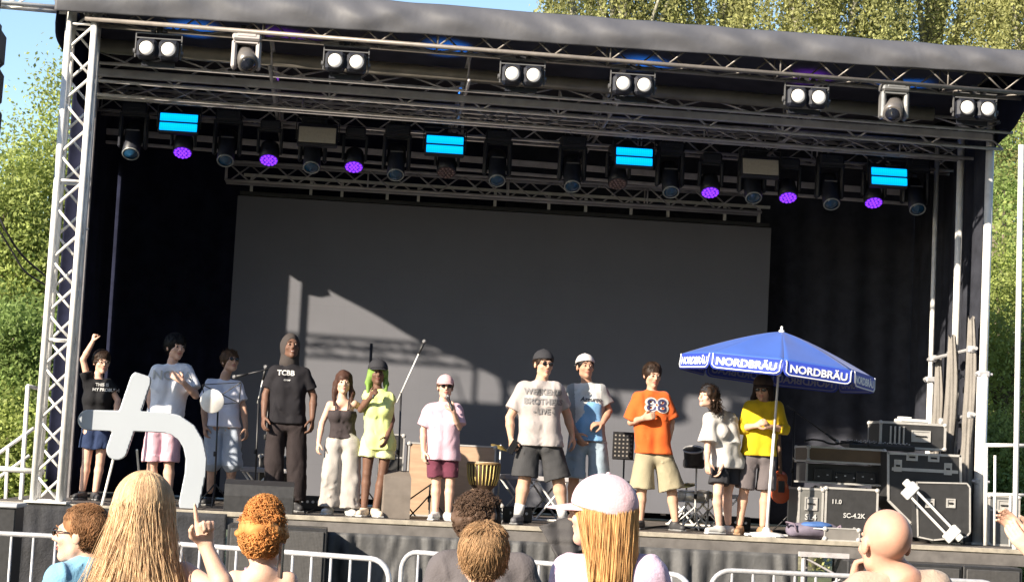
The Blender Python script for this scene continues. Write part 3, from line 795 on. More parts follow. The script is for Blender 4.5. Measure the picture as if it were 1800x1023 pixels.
for px, py, lb in ((320, 268, 'leftmost of the purple wash lights, under the first cyan strobe'), (472, 281, 'purple wash light left of the left unlit grey panel'), (622, 293, 'purple wash light right of the left unlit grey panel'),
                   (1250, 338, 'purple wash light left of the right unlit grey panel'), (1387, 347, 'purple wash light right of the right unlit grey panel'), (1538, 356, 'rightmost of the purple wash lights, under the last cyan strobe')):
    o = wash(px, py, lb, True, pr); pr = pr or o
pr = None
for px, py, lb in ((785, 303, 'unlit reddish wash light under the second cyan strobe'), (1087, 323, 'unlit reddish wash light under the third cyan strobe')):
    o = wash(px, py, lb, False, pr); pr = pr or o

def strobe(px, py, label, lit, proto=None):
    p = at(px, py, 2.45); x, y, z = p
    if proto is not None:
        t = copy_tree(proto); t.location = tuple(p); t['label'] = label; return t
    t = empty('strobe_panel', p, label, 'strobe light', 'lit cyan strobe panels' if lit else 'unlit grey strobe panels')
    M = np.array(Matrix.Rotation(R(-12), 3, 'X'))
    q = MB(); q.box(p+V(0, .05, 0), (.47, .09, .27), M=M, bev=.015); q.build('housing', FIX, t)
    if lit:
        for s in (-1, 1): MB().box(p+M@V(0, -.008, s*.058), (.43, .014, .092), M=M, bev=.004).build('light_bar', CYAN, t)
    else:
        MB().box(p+M@V(0, -.008, 0), (.43, .014, .19), M=M, bev=.004).build('light_panel', GREY, t)
    q = MB()
    for s in (-1, 1): q.box(p+V(s*.25, .06, .08), (.012, .04, .26))
    q.box(p+V(0, .06, .21), (.51, .04, .012)); q.box(p+V(0, .1, .26), (.06, .07, .1)); q.build('bracket', BLKM, t)
    return t
pr = None
for px, py, lb in ((314, 216, 'first lit cyan strobe panel from the left'), (782, 255, 'second lit cyan strobe panel, left of the roof centre'),
                   (1115, 276, 'third lit cyan strobe panel, right of the roof centre'), (1563, 311, 'lit cyan strobe panel at the right end of the row')):
    o = strobe(px, py, lb, True, pr); pr = pr or o
pr = None
for px, py, lb in ((558, 238, 'unlit grey strobe panel in the left part of the row'), (1337, 294, 'unlit grey strobe panel in the right part of the row')):
    o = strobe(px, py, lb, False, pr); pr = pr or o

# the lit lamps' own spill on the roof (beams of the blue strobes and purple washes)
def spill(px, py, Y, col, e, d):
    l = bpy.data.lights.new('spill', 'SPOT'); l.energy = e; l.color = col; l.spot_size = R(42); l.spot_blend = .9; l.shadow_soft_size = .08
    o = bpy.data.objects.new('lamp_beam', l); COL.objects.link(o); o.location = tuple(at(px, py, Y)); o.rotation_euler = Vector(d).to_track_quat('-Z', 'Y').to_euler()
for px, py in ((330, 196), (782, 232), (1120, 254), (1563, 290)): spill(px, py, 2.3, (.02, .26, 1), 70, (.0, -.36, .8))
for px, py in ((1420, 250), (520, 215)): spill(px, py, 2.3, (.35, .05, 1), 26, (-.1, -.4, .8))
# ================================================================== PEOPLE
def skin(n, c): return mat('skin_'+n, c, .55, 0, .13, 9, bump=.12, bscale=220, spec=.3, sheen=.05)
FAIR = skin('fair', (.58, .36, .27)); TAN = skin('tan', (.50, .30, .21)); DARK = skin('dark', (.13, .066, .044)); MID = skin('mid', (.38, .215, .145)); PINK = skin('ruddy', (.52, .28, .20))
def cloth(n, c, var=.07, rough=.85): return mat('cloth_'+n, tuple(q*.68 if max(c) > .15 else q for q in c), rough, 0, var, 6, bump=.2, bscale=90, sheen=.1 if max(c) > .1 else 0, spec=.2, wrinkle=.55)
def hairm(n, c): return mat('hair_'+n, c, .58, 0, .3, 25, stretch=(1, 1, .3), spec=.25, transl=.3)
EYEW = mat('eye_white', (.34, .32, .30), .3); IRIS = mat('iris', (.04, .025, .02), .2); LIP = mat('lips', (.42, .14, .12), .5); LIPD = mat('lips_dark', (.16, .05, .04), .5); TEETH = mat('teeth', (.75, .72, .66), .4)
LENSD = mat('sunglass_lens', (.01, .01, .012), .1, coat=.6); WIRE = mat('wire_frame', (.12, .11, .11), .4, .5)

HS = 1.09
def hand(F, W, u, n, tside, s=1.0, curl=(30, 45, 30), point=False, k=.005, spread=1.0):
    """palm, four jointed fingers and a thumb. u: direction of the palm, n: out of the back of the hand, tside: towards the thumb"""
    u = u/np.linalg.norm(u); n = n-u*(n@u); n /= np.linalg.norm(n); t = np.cross(u, n)
    if t@tside < 0: t = -t
    W = V(*W)
    offs = (.027, .009, -.009, -.026); ln = (.92, 1.0, .93, .76)
    for o in offs:
        F.rc(W+t*o*.55*s, W+(u*.083+t*o)*s, .0135*s, .0118*s, .012)
    F.rc(W+(u*.02+t*.018)*s, W+(u*.06-t*.015)*s, .016*s, .014*s, .01)
    for i, (o, l) in enumerate(zip(offs, ln)):
        p = W+(u*.088+t*o)*s; a = 0
        cs = curl if not (point and i == 0) else (4, 5, 4)
        if point and i > 0: cs = (75, 95, 60)
        dirv = u+t*(o*1.6*spread)
        dirv /= np.linalg.norm(dirv)
        for L, c, r0, r1 in ((.043, cs[0]+i*3, .0102, .0092), (.026, cs[1], .0092, .0082), (.021, cs[2], .0082, .0068)):
            a += R(c); d = dirv*math.cos(a)-n*math.sin(a)
            q = p+d*L*l*s; F.rc(p, q, r0*s, r1*s, k*.5); p = q
    p = W+(u*.025+t*.026-n*.004)*s
    cl = .5 if curl[0] > 25 or point else .15
    for L, (du, dt, dn), r0, r1 in ((.042, (.62, .70, -.3-cl*.3), .0145, .0118), (.031, (.80-.1*cl, .42-.5*cl, -.35-cl*.6), .0115, .010), (.024, (.85-.2*cl, .15-.7*cl, -.35-cl*.8), .010, .008)):
        d = u*du+t*dt+n*dn; d /= np.linalg.norm(d); q = p+d*L*s; F.rc(p, q, r0*s, r1*s, k*1.2); p = q

def headM(yaw, pitch=0, roll=0):
    return np.array((Matrix.Rotation(R(yaw), 3, 'Z') @ Matrix.Rotation(R(-pitch), 3, 'X') @ Matrix.Rotation(R(roll), 3, 'Y')))
def head(F, c, M, s=1.0, jaw=1.0):
    A = lambda *p: c+M@V(*p)*s
    F.el(A(0, .018, .032), V(.077, .096, .086)*s, M, .012)
    F.el(A(0, -.022, -.022), V(.063*jaw, .072, .082)*s, M, .02)
    F.rc(A(.042*jaw, -.012, -.066), A(0, -.066, -.092), .022*s, .021*s, .02)
    F.rc(A(-.042*jaw, -.012, -.066), A(0, -.066, -.092), .022*s, .021*s, .02)
    F.el(A(0, -.076, .026), V(.052, .017, .012)*s, M, .012)
    for q in (-1, 1):
        F.el(A(q*.031, -.1, .006), V(.019, .013, .012)*s, M, .01, 's')
        F.el(A(q*.042, -.065, -.024), V(.02, .018, .018)*s, M, .015)
        F.el(A(q*.079, .012, -.006), V(.010, .020, .032)*s, M, .006)
        F.el(A(q*.031, -.083, .006), V(.0155, .012, .011)*s, M, .003)
    F.rc(A(0, -.090, .016), A(0, -.112, -.022), .008*s, .0125*s, .008)
    F.el(A(0, -.098, -.028), V(.017, .012, .009)*s, M, .006)
    F.el(A(0, -.087, -.052), V(.024, .010, .0075)*s, M, .006)
    F.el(A(0, -.084, -.065), V(.020, .010, .007)*s, M, .006)

def person(label, Y, foot, H, J, sk, top=None, bot=None, hair=None, cap=None, shoes=None, glasses=None, yaw=0, pitch=0, roll=0, w=1.0, face=True,
           smile=False, hands=None, h=.0095, base=DZ, jaw=1.0, group=None, toes=None, cat='person', seed=0, crowd=False, hood=None, flip=1, fem=False):
    """J: joints as (px, py, dy) read off the photograph, each on the depth plane Y+dy."""
    s = H/1.75
    if not crowd: w = w*.95
    b0 = at(foot[0], foot[1], Y); org = V(b0[0], Y, base)
    t = empty('person', org, label, cat, group)
    j = {k: at(v[0], v[1], Y+(v[2] if len(v) > 2 else 0)) for k, v in J.items()}
    sc_ = s
    hc = j['head']; nk = j['neck']
    M = headM(yaw, pitch, roll)
    _sx = (j['shR']-j['shL'])/np.linalg.norm(j['shR']-j['shL'])
    for k_, d_ in (('L', 1), ('R', -1)): j['sh'+k_] = j['sh'+k_]+_sx*d_*.030*s-V(0, 0, .022*s)
    shc = (j['shL']+j['shR'])/2; hpc = (j['hipL']+j['hipR'])/2
    sx = (j['shR']-j['shL'])/np.linalg.norm(j['shR']-j['shL'])
    fw = np.cross(V(0, 0, 1), sx); fw /= np.linalg.norm(fw)    # chest-to-back axis (away from the chest)
    if crowd: fw = fw*flip
    for k, side in (('L', -1), ('R', 1)):
        if 'an'+k not in j: j['an'+k] = V(j['kn'+k][0], j['kn'+k][1], base+.085*s)
        else: j['an'+k][2] = max(j['an'+k][2], base+.075*s) if not crowd else base+.085*s
    allp = np.array(list(j.values())); lo = allp.min(0)-.24*s; hi = allp.max(0)+.24*s
    lo[2] = base-.02 if not crowd else max(base, 0.0)
    if crowd: lo[2] = min(hpc[2], 1e9)-.95*s
    F = Field(lo, hi, h)
    # trunk
    def trunk(F, g, k=.03, low=0.0):
        ins = .80
        cl = lambda f, q: q*f
        a = shc+(j['shL']-shc)*.55; b = shc+(j['shR']-shc)*.55
        F.rc(j['shL']-V(0, 0, .012*s), shc+V(0, 0, .022*s), .046*s*w+g, .052*s*w+g, k); F.rc(shc+V(0, 0, .022*s), j['shR']-V(0, 0, .012*s), .052*s*w+g, .046*s*w+g, k)
        ch = shc+(hpc-shc)*.30; wa = shc+(hpc-shc)*.66
        rW = (.088 if fem else .098)*s*w; rC = .102*s*w; sxw = .062*s*w
        for q in (-1, 1):
            F.rc(shc+sx*q*.085*s*w-V(0, 0, .04*s), ch+sx*q*sxw*1.1, .072*s*w+g, rC*.95+g, k)
            F.rc(ch+sx*q*sxw*1.1, wa+sx*q*sxw*(.75 if fem else .95), rC*.95+g, rW+g, k)
            F.rc(wa+sx*q*sxw*.9, hpc+sx*q*.075*s*w, rW+g, .105*s*w+g, k)
            if fem: F.el(ch+sx*q*.062*s-fw*.075*s+V(0, 0, .0), V(.055, .05, .055)*s+g, None, .03)
        if low: F.rc(hpc-sx*.075*s*w, hpc-sx*.075*s*w-V(0, 0, low), .105*s*w+g, .11*s*w+g*1.2, k).rc(hpc+sx*.075*s*w, hpc+sx*.075*s*w-V(0, 0, low), .105*s*w+g, .11*s*w+g*1.2, k)
    trunk(F, -.006)
    F.rc(shc+V(0, 0, .03*s)+fw*.015, nk+V(0, 0, .01), .070*s*w, .052*s*w, .05)
    F.rc(nk, hc+M@V(0, .012, -.045)*s, .052*s*w, .052*s, .02)
    for k in 'LR':
        F.rc(j['sh'+k], j['el'+k], .050*s*w, .039*s*w, .02)
        e = j['el'+k]; wr = j['wr'+k]
        F.rc(e, e+(wr-e)*.35, .038*s*w, .041*s*w, .012); F.rc(e+(wr-e)*.35, wr, .041*s*w, .026*s, .01)
        F.rc(j['hip'+k], j['kn'+k], .092*s*w, .056*s*w, .03)
        kn = j['kn'+k]; an = j['an'+k]
        F.rc(kn, kn+(an-kn)*.3+fw*.01, .054*s*w, .059*s*w, .015); F.rc(kn+(an-kn)*.3+fw*.01, an, .059*s*w, .037*s, .015)
    head(F, hc, M, s*HS, jaw)
    hd = hands or {}
    for k, side in (('L', -1), ('R', 1)):
        d = hd.get(k, {}); wr = j['wr'+k]; u = wr-j['el'+k]; u /= np.linalg.norm(u)
        if 'u' in d: u = V(*d['u'])
        nn = V(*d['n']) if 'n' in d else sx*side+V(0, 0, .01)-fw*.4
        ts = V(*d['t']) if 't' in d else -fw
        hand(F, wr, u, nn, ts, s*(1.06 if not fem else .96), d.get('curl', (25, 35, 25)), d.get('point', False))
    # feet
    ft = {}
    for k, side in (('L', -1), ('R', 1)):
        an = j['an'+k]
        td = V(*toes[k]) if toes else (-fw+sx*side*.35)
        td = td*V(1, 1, 0); td /= np.linalg.norm(td); ft[k] = td
        F.rc(V(an[0], an[1], base+.045*s)-td*.03*s, V(an[0], an[1], base+.032*s)+td*.15*s, .034*s, .026*s, .02)
    body = F.build('body', sk, t)
    # ---- shirt
    if top:
        m = top['m']; fit = top.get('fit', .022)*s; hem = top['hem']; hz = at(hc[0]*0+foot[0], hem, Y)[2]; hz = at(J['hipL'][0], hem, Y)[2]
        lo2 = np.array([min(j[k][0] for k in ('shL', 'shR', 'elL', 'elR', 'hipL', 'hipR')), min(j[k][1] for k in ('shL', 'shR', 'elL', 'elR', 'hipL')), hz])-.26*s
        hi2 = np.array([max(j[k][0] for k in ('shL', 'shR', 'elL', 'elR', 'hipR')), max(j[k][1] for k in ('shL', 'shR', 'elL', 'elR', 'hipL')), max(nk[2], shc[2], j['elL'][2], j['elR'][2])])+.26*s
        G = Field(lo2, hi2, h*1.1)
        trunk(G, fit, .035, max(0.05, hpc[2]-hz+.05))
        sl_ = top.get('sleeve', .62)
        if sl_:
            for k in 'LR':
                a = j['sh'+k]; e = j['el'+k]; wr = j['wr'+k]
                fl = top.get('flare', .020)*s
                if sl_ <= 1: G.rc(a, a+(e-a)*sl_, .052*s*w+fit*.8, .047*s*w+fit*.7+fl, .03, True)
                else:
                    G.rc(a, e, .052*s*w+fit*.8, .044*s*w+fit*.8, .03); q = e+(wr-e)*(sl_-1); G.rc(e, q, .044*s*w+fit*.8, .034*s+fit*.8, .012, True)
        else:
            pass
        G.noise(top.get('fold', .0048), 15, (1.3, 1.3, .45), seed=seed+3); G.noise(top.get('fold', .0048)*.5, 34, (1., 1., .6), seed=seed+31)
        G.crease(.014, 44, .10, seed+51)
        G.plane((0, 0, -1), (0, 0, hz))
        nkd = top.get('neck', .075)*s
        G.el(nk+V(0, 0, .055*s)-fw*.035*s, V(nkd, nkd, nkd*.95), None, .006, 's')
        if top.get('strap'):
            G.plane((0, 0, 1), (0, 0, shc[2]-.075*s), .004)
        shirt = G.build(top.get('name', 'shirt'), m, t)
        if top.get('strap'):
            q = MB()
            for sd in (-1, 1):
                q.path([shc+sx*sd*.07*s-fw*.105*s*w-V(0, 0, .09*s), shc+sx*sd*.075*s-fw*.07*s-V(0, 0, .0*s), shc+sx*sd*.075*s+V(0, 0, .052*s), shc+sx*sd*.07*s+fw*.08*s-V(0, 0, .05*s)], .008, 6)
            q.build('strap', m, t, True)
        t['_s'] = 1; del t['_s']
    else: shirt = None
    # ---- trousers, shorts
    if bot:
        m = bot['m']; fit = bot.get('fit', .02)*s
        full = bot.get('full', False)
        fr = bot.get('frac', .85)
        lo2 = np.array([min(j[k][0] for k in ('hipL', 'hipR', 'knL', 'knR', 'anL', 'anR')), min(j[k][1] for k in ('hipL', 'hipR', 'knL', 'anL', 'anR')), base])-.22*s; lo2[2] = base-.01
        if crowd: lo2[2] = lo[2]
        hi2 = np.array([max(j[k][0] for k in ('hipL', 'hipR', 'knL', 'knR', 'anR')), max(j[k][1] for k in ('hipL', 'hipR', 'knL', 'anR')), hpc[2]])+.26*s
        G = Field(lo2, hi2, h*1.1)
        wt = hpc+V(0, 0, .12*s)
        for q in (-1, 1): G.rc(hpc+sx*q*.068*s*w+V(0, 0, .13*s), hpc+sx*q*.07*s*w-V(0, 0, .02), .084*s*w, .098*s*w+fit*.3, .03)
        fl = bot.get('flare', .02)*s
        for k in 'LR':
            a = j['hip'+k]; kn = j['kn'+k]; an = j['an'+k]
            if full:
                G.rc(a, kn, .088*s*w+fit*.6, .066*s*w+fit+fl*.5, .02); G.rc(kn, kn+(an-kn)*fr, .066*s*w+fit+fl*.5, .050*s*w+fit+fl, .012, True)
            elif fr <= 1: G.rc(a, a+(kn-a)*fr, .089*s*w+fit*.6, .072*s*w+fit+fl, .02, True)
            else:
                G.rc(a, kn, .089*s*w+fit*.6, .070*s*w+fit+fl, .02); G.rc(kn, kn+(an-kn)*(fr-1), .070*s*w+fit+fl, .068*s*w+fit+fl, .012, True)
        G.noise(bot.get('fold', .004), 17, (1.4, 1.4, .40), seed=seed+9); G.noise(bot.get('fold', .004)*.45, 36, (1, 1, .9), seed=seed+19)
        G.crease(.014, 40 if full else 24, .11, seed+71)
        G.plane((0, 0, 1), (0, 0, wt[2]))
        G.build(bot.get('name', 'shorts'), m, t)
    # ---- shoes
    if shoes:
        for k in 'LR':
            an = j['an'+k]; td = ft[k]
            lo2 = V(an[0], an[1], base)-V(.22, .22, .01); hi2 = V(an[0], an[1], base)+V(.22, .22, .22)
            lo2[2] = base+.001
            G = Field(lo2, hi2, .008)
            G.rc(V(an[0], an[1], base+.05*s)-td*.045*s, V(an[0], an[1], base+.04*s)+td*.16*s, .046*s, .036*s, .02)
            G.rc(V(an[0], an[1], base+.055*s)-td*.01, V(an[0], an[1], base+.095*s), .046*s, .046*s, .03)
            G.plane((0, 0, -1), (0, 0, base+.012)); G.plane((0, 0, 1), (0, 0, base+.10*s))
            sh = G.build('shoe', shoes['m'], t)
            q = MB(); c = V(an[0], an[1], base+.012)+td*.055*s; a_ = math.atan2(td[1], td[0])
            q.box(c, (.27*s, .085*s, .022), a_, .01); q.build('sole', shoes.get('sole', WHT), sh)
            if shoes.get('sock'):
                MB().tube(V(an[0], an[1], base+.09*s), V(an[0], an[1], base+.09*s)+(j['kn'+k]-an)/np.linalg.norm(j['kn'+k]-an)*shoes['sock'], .047*s, 14, .052*s).build('sock', shoes.get('sm', WHT), t, True)
    # ---- face
    A = lambda *p: hc+M@V(*p)*s*HS
    if face:
        q = MB()
        for sd in (-1, 1):
            q = MB(); q.ell(A(sd*.031, -.0875, .006), V(.0125, .0085, .0075)*s, 10, 6, M); e = q.build('eye', EYEW, t, True)
            MB().ell(A(sd*.031, -.0940, .006), V(.0085, .004, .0078)*s, 10, 6, M).build('iris', IRIS, e, True)
        q = MB()
        hm = (hair or {}).get('m') or IRIS
        for sd in (-1, 1): MB().path([A(sd*.014, -.0965, .027), A(sd*.031, -.0965, .032), A(sd*.048, -.084, .026)], [.0035, .0042, .002], 5).build('eyebrow', hm, t, True)
        q = MB(); lm = LIPD if sk is DARK else LIP
        q.path([A(-.025, -.086, -.054+(.005 if smile else 0)), A(-.012, -.0955, -.053), A(0, -.0975, -.052), A(.012, -.0955, -.053), A(.025, -.086, -.054+(.005 if smile else 0))], [.002, .0042, .0045, .0042, .002], 6)
        q.path([A(-.022, -.085, -.060+(.004 if smile else 0)), A(-.010, -.0925, -.066), A(0, -.094, -.067), A(.010, -.0925, -.066), A(.022, -.085, -.060+(.004 if smile else 0))], [.002, .0045, .005, .0045, .002], 6)
        q.build('lips', lm, t, True)
        if smile:
            q = MB(); q.ell(A(0, -.0905, -.0585), V(.017, .005, .0042)*s, 10, 6, M); q.build('teeth', TEETH, t, True)
    if glasses:
        q = MB(); g = glasses
        for sd in (-1, 1):
            q.ell(A(sd*.032, -.104, .006), V(.026, .006, .019)*s, 14, 8, M)
        if g == 'dark': gl = q.build('sunglasses', LENSD, t, True)
        q = MB()
        for sd in (-1, 1):
            if g != 'dark': q.path([A(sd*.033+.023*math.cos(a_), -.103, .006+.019*math.sin(a_)) for a_ in np.linspace(0, 2*math.pi, 17)[:-1]], .0022, 5, True)
            q.path([A(sd*.056, -.098, .012), A(sd*.072, -.06, .012), A(sd*.083, .005, .008)], .0028, 5)
        q.path([A(-.012, -.107, .01), A(0, -.11, .013), A(.012, -.107, .01)], .0025, 5)
        if g == 'dark': q.build('frame', LENSD, gl, True)
        else: q.build('spectacles', WIRE, t, True)
    # ---- hair
    if hair:
        kind = hair['kind']; m = hair['m']; G = Field(hc-V(.26, .26, .16+hair.get('len', 0)), hc+V(.26, .26, .30), h*.9 if h > .008 else h)
        th = hair.get('th', .016)
        G.el(A(0, .024, .036), V(.077+th, .097+th, .088+th)*s*HS, M, .01)
        if kind == 'long':
            L = hair['len']
            for sd in ((-1, 1) if hair.get('locks', True) else ()):
                yb = .055 if crowd else 0
                G.rc(A(sd*.078, .01+yb, .0), A(sd*.092, yb, -.10)-V(0, 0, 0), .030*s, .032*s, .03)
                G.rc(A(sd*.092, yb, -.10), A(sd*.092, yb, -.10)-V(0, 0, max(.01, L-.1))+M@V(0, -.03, 0), .032*s, .020*s, .03)
            G.rc(A(0, .075, .0), A(0, .085, -.1)-V(0, 0, L*.75), .060*s, .055*s, .04)
        if kind == 'curly':
            r_ = np.random.default_rng(seed)
            for i in range(hair.get('n', 60)):
                d = r_.normal(size=3); d /= np.linalg.norm(d); d[2] = abs(d[2])*.9-.1
                G.el(A(*(V(0, .03, .045)+d*V(.088, .10, .09))), V(.022, .022, .022)*s*hair.get('lump', 1), None, .006)
            if 'bun' in hair: G.el(A(*hair['bun']), V(.07, .065, .065)*s, None, .02)
        G.noise(hair.get('nz', .0035), 75, (1, 1, .45) if kind != 'curly' else (1, 1, 1), seed=seed+5)
        # clear the face
        fz = hair.get('line', .052)
        fr_ = A(0, -.13, fz-.115)
        G.el(fr_, V(hair.get('fw', .082), .095, .115)*s, M, .008, 's')
        if kind in ('short', 'curly'):
            G.plane(M@V(0, -.35, -1), A(0, .0, hair.get('nape', -.045)))
        G.build('hair', m, t)
        if kind != 'none' and hair.get('strands', True): strands(t, hair, A, M, s, seed, h)
    if hood:
        G = Field(hc-V(.24, .24, .26), hc+V(.24, .24, .2), .009)
        G.el(A(0, .03, .025), V(.10, .122, .118)*s, M, .02); G.rc(A(0, .03, -.06), nk+V(0, 0, .0)+fw*.03, .088*s, .10*s, .04)
        G.noise(.003, 30, seed=4)
        G.el(A(0, -.12, -.005), V(.062, .10, .085)*s, M, .008, 's'); G.build('hood', hood, t)
    if cap:
        m = cap['m']; G = Field(hc-V(.26, .26, .05), hc+V(.26, .26, .26), h*.8 if h > .008 else h)
        cs_ = cap.get('sc', 1.0)*HS; G.el(A(0, .020, .042), V(.094, .114, .100)*s*cs_, M, .01)
        G.noise(.0012, 40, seed=2)
        G.plane(M@V(0, cap.get('tilt', -.12), -1), A(0, 0, cap.get('z', .042)))
        c_ = G.build('cap', m, t)
        MB().ell(A(0, .02, .042+.100*cap.get('sc', 1.0)), V(.010, .010, .006)*s, 8, 5, M).build('button', cap.get('bm', m), c_, True)
        # brim
        sg = 1 if not cap.get('back') else -1
        def bf(u, v):
            a_ = math.pi*(u-.5)*1.02; x = np.sin(a_)*.082; r0 = .02-sg*np.cos(a_)*.104
            ln = cap.get('brim', .072)*np.cos(a_)**.55
            y = r0-sg*ln*v; z = cap.get('z', .042)+.012+(-.010*np.abs(np.sin(a_))**2-.26*ln*v)*1.0
            if sg < 0: z = z-.004
            pts = np.stack([x*cap.get('sc', 1.0), .02+(y-.02)*cap.get('sc', 1.0), z], -1)*s*HS
            W_ = pts@M.T+hc
            return W_[..., 0], W_[..., 1], W_[..., 2]
        bo = sheet('brim', bf, 24, 7, cap.get('brimm', m), c_, .005)
    t['_h'] = 0; del t['_h']
    return dict(t=t, j=j, A=A, M=M, shirt=shirt, fw=fw, sx=sx, s=s, hc=hc)

def ribbons(name, P, wd, m, parent):
    """P: (n, k, 3) polylines -> thin flat ribbons with random facing"""
    n, k, _ = P.shape
    T = np.gradient(P, axis=1); T /= np.linalg.norm(T, axis=2, keepdims=True)+1e-9
    rnd = RNG.normal(size=(n, 1, 3)); S = np.cross(T, rnd); S /= np.linalg.norm(S, axis=2, keepdims=True)+1e-9
    tp = np.linspace(0, 1, k)[None, :, None]; wv = wd*(1-.75*tp**3)
    N_ = np.cross(S, T)
    A_ = P-S*wv; B_ = P+S*wv; C_ = P+N_*wv*.9
    Vv = np.stack([A_, B_, C_], 2).reshape(-1, 3)
    i = (np.arange(n)[:, None]*k+np.arange(k-1)[None]).ravel()*3
    Q = np.concatenate([np.stack([i+a, i+b, i+3+b, i+3+a], 1) for a, b in ((0, 1), (1, 2), (2, 0))])
    return mk(name, Vv, Q, m, parent, True)

def strands(t, hair, A, M, s, seed, h):
    r = np.random.default_rng(seed+77); kind = hair['kind']; n = hair.get('ns', 260 if h > .008 else 1500); th = hair.get('th', .016)
    wd = .0022 if h > .008 else (.0030 if hair['kind'] == 'curly' else .0017)
    out = []; n = int(n); ds = r.normal(size=(n*3, 3)); ds /= np.linalg.norm(ds, axis=1, keepdims=True)
    line = hair.get('line', .052)
    for d in ds:
        if len(out) >= n: break
        p0 = V(0, .024, .036)+d*V(.077+th, .097+th, .088+th)
        if p0[1] < -.02 and p0[2] < line+.012: continue
        if p0[1] < .02 and p0[2] < line-.05 and abs(p0[0]) < .09: continue
        if p0[2] < (hair.get('nape', -.045) if kind != 'long' else -.02): continue
        if kind == 'short':
            k = 6; L = hair.get('sl', .030)*r.uniform(.7, 1.2)
            g = V(d[0]*.9, hair.get('fw_', -.35) if d[2] > .55 else .15, -.85 if d[2] < .7 else -.1)+r.normal(size=3)*hair.get('wild', .14)
            g -= d*(g@d)*.75; g /= np.linalg.norm(g)
            pts = [p0+g*L*q+d*(.0035*math.sin(q*3)-.010*q*q+.001) for q in np.linspace(0, 1, k)]
            out.append([A(*p) for p in pts])
        elif kind == 'curly':
            k = 14; ax = d+r.normal(size=3)*.25; ax /= np.linalg.norm(ax); f, a1, a2 = frame(ax); rr = r.uniform(.006, .011)*hair.get('lump', 1); tw = r.uniform(4, 8); ph = r.uniform(0, 6); Ls = r.uniform(.02, .045)*hair.get('lump', 1)
            out.append([A(*(p0+ax*(Ls*q-.004-.03*q*q*(1 if d[2] < .5 else .2))+(a1*math.cos(ph+tw*q)+a2*math.sin(ph+tw*q))*rr)) for q in np.linspace(0, 1, k)])
    if kind == 'curly' and 'bun' in hair:
        bc = V(*hair['bun'])
        for d in ds[:n//2]:
            p0 = bc+d*.066; ax = d; f, a1, a2 = frame(ax); rr = r.uniform(.006, .012); tw = r.uniform(4, 8); ph = r.uniform(0, 6)
            out.append([A(*(p0+ax*(.03*q-.005)+(a1*math.cos(ph+tw*q)+a2*math.sin(ph+tw*q))*rr)) for q in np.linspace(0, 1, 14)])
    if out: ribbons('strands', np.array(out), wd, hair['m'], [c for c in t.children if c.name.startswith('hair')][0])

def long_hair(t, A, M, s, m, L, n, seed, top=.125, width=1.0, spread=.05, cover=None, part=.0, wavy=.006, back=True, start=0.0, azr=.8):
    """long loose hair: strands run from the parting over the skull and hang down behind"""
    r = np.random.default_rng(seed); k = 26; out = []
    hp = [c for c in t.children if c.name.startswith('hair')]
    for i in range(n):
        az = r.uniform(-math.pi*azr, math.pi*azr)      # 0 = back of the head
        lay = r.uniform(0, 1)
        rx, ry, rz_ = (.088+.016*lay)*width, .108+.016*lay, .100+.016*lay
        pts = []
        tot = L*r.uniform(.82, 1.0); ph = r.uniform(0, 6); wv = r.uniform(.5, 1)*wavy; sp = r.normal()*spread
        s0 = start+r.uniform(0, .25)
        arc = 0; phi = s0
        while phi < math.pi/2 and arc < tot:
            pts.append(V(rx*math.sin(az)*math.sin(phi)+part*.0, .022+ry*math.cos(az)*math.sin(phi), .036+rz_*math.cos(phi)))
            phi += .17; arc += .017
        e = V(rx*math.sin(az), .022+ry*math.cos(az), .036)
        rem = tot-arc; m_ = 18
        dirx = e[0]*.35+sp; diry = max(-.02, .022+.1*math.cos(az))*.25
        for q in np.linspace(0, 1, m_):
            y_ = e[1]+diry*q*rem*1.2
            if back and e[1] < .03: y_ = e[1]+(.055-e[1])*min(1, q*1.5)   # front locks fall back over the shoulders
            pts.append(V(e[0]*(1-.10*math.sin(q*3))+dirx*q*rem*1.1+wv*math.sin(ph+q*9), y_+wv*math.cos(ph+q*8), e[2]-rem*q))
        P = np.array(pts); u = np.linspace(0, len(P)-1, k); i0 = np.floor(u).astype(int).clip(0, len(P)-2); f = (u-i0)[:, None]
        P = P[i0]*(1-f)+P[i0+1]*f
        loc = P[:, :]
        down = np.minimum(loc[:, 2], 0.0)
        up_ = loc.copy(); up_[:, 2] = np.maximum(loc[:, 2], 0.0)
        W_ = (up_@M.T)*s*HS+A(0, 0, 0); W_[:, 2] += down*s*HS
        out.append(W_)
    return ribbons('long_strands', np.array(out), .0013, m, hp[0] if hp else t)
def print_on(r, s, px, py, h, m, nm='print', Y=None, bold=.03, sx=1.0, shear=0):
    o = at(px, py, r['t'].location[1]); ax = r['sx']*V(1, 1, 0); 
    ax = ax/np.linalg.norm(ax)
    return text(nm, s, h, o, ax, (0, 0, 1), m, r['t'], bold, wrap=bvh_of(r['shirt']), sx=sx, shear=shear, off=.009)
INKW = mat('ink_white', (.46, .46, .46), .8); INKB = mat('ink_black', (.03, .03, .04), .7); INKG = mat('ink_grey', (.17, .165, .17), .8)
HBLK = hairm('black', (.012, .010, .010)); HDB = hairm('dark_brown', (.035, .02, .013)); HBR = hairm('brown', (.11, .06, .032)); HRED = hairm('red_brown', (.075, .036, .026))
HBLO = hairm('blonde', (.86, .58, .36)); HSTR = hairm('strawberry', (.90, .50, .22)); HGIN = hairm('ginger', (.68, .31, .10)); HLB = hairm('light_brown', (.42, .26, .14)); HLIME = hairm('lime', (.22, .36, .08))
SB = dict(m=mat('shoe_black', (.03, .03, .033), .6), sole=mat('sole_grey', (.2, .2, .2), .7)); SW = dict(m=mat('shoe_white', (.5, .49, .47), .6)); 

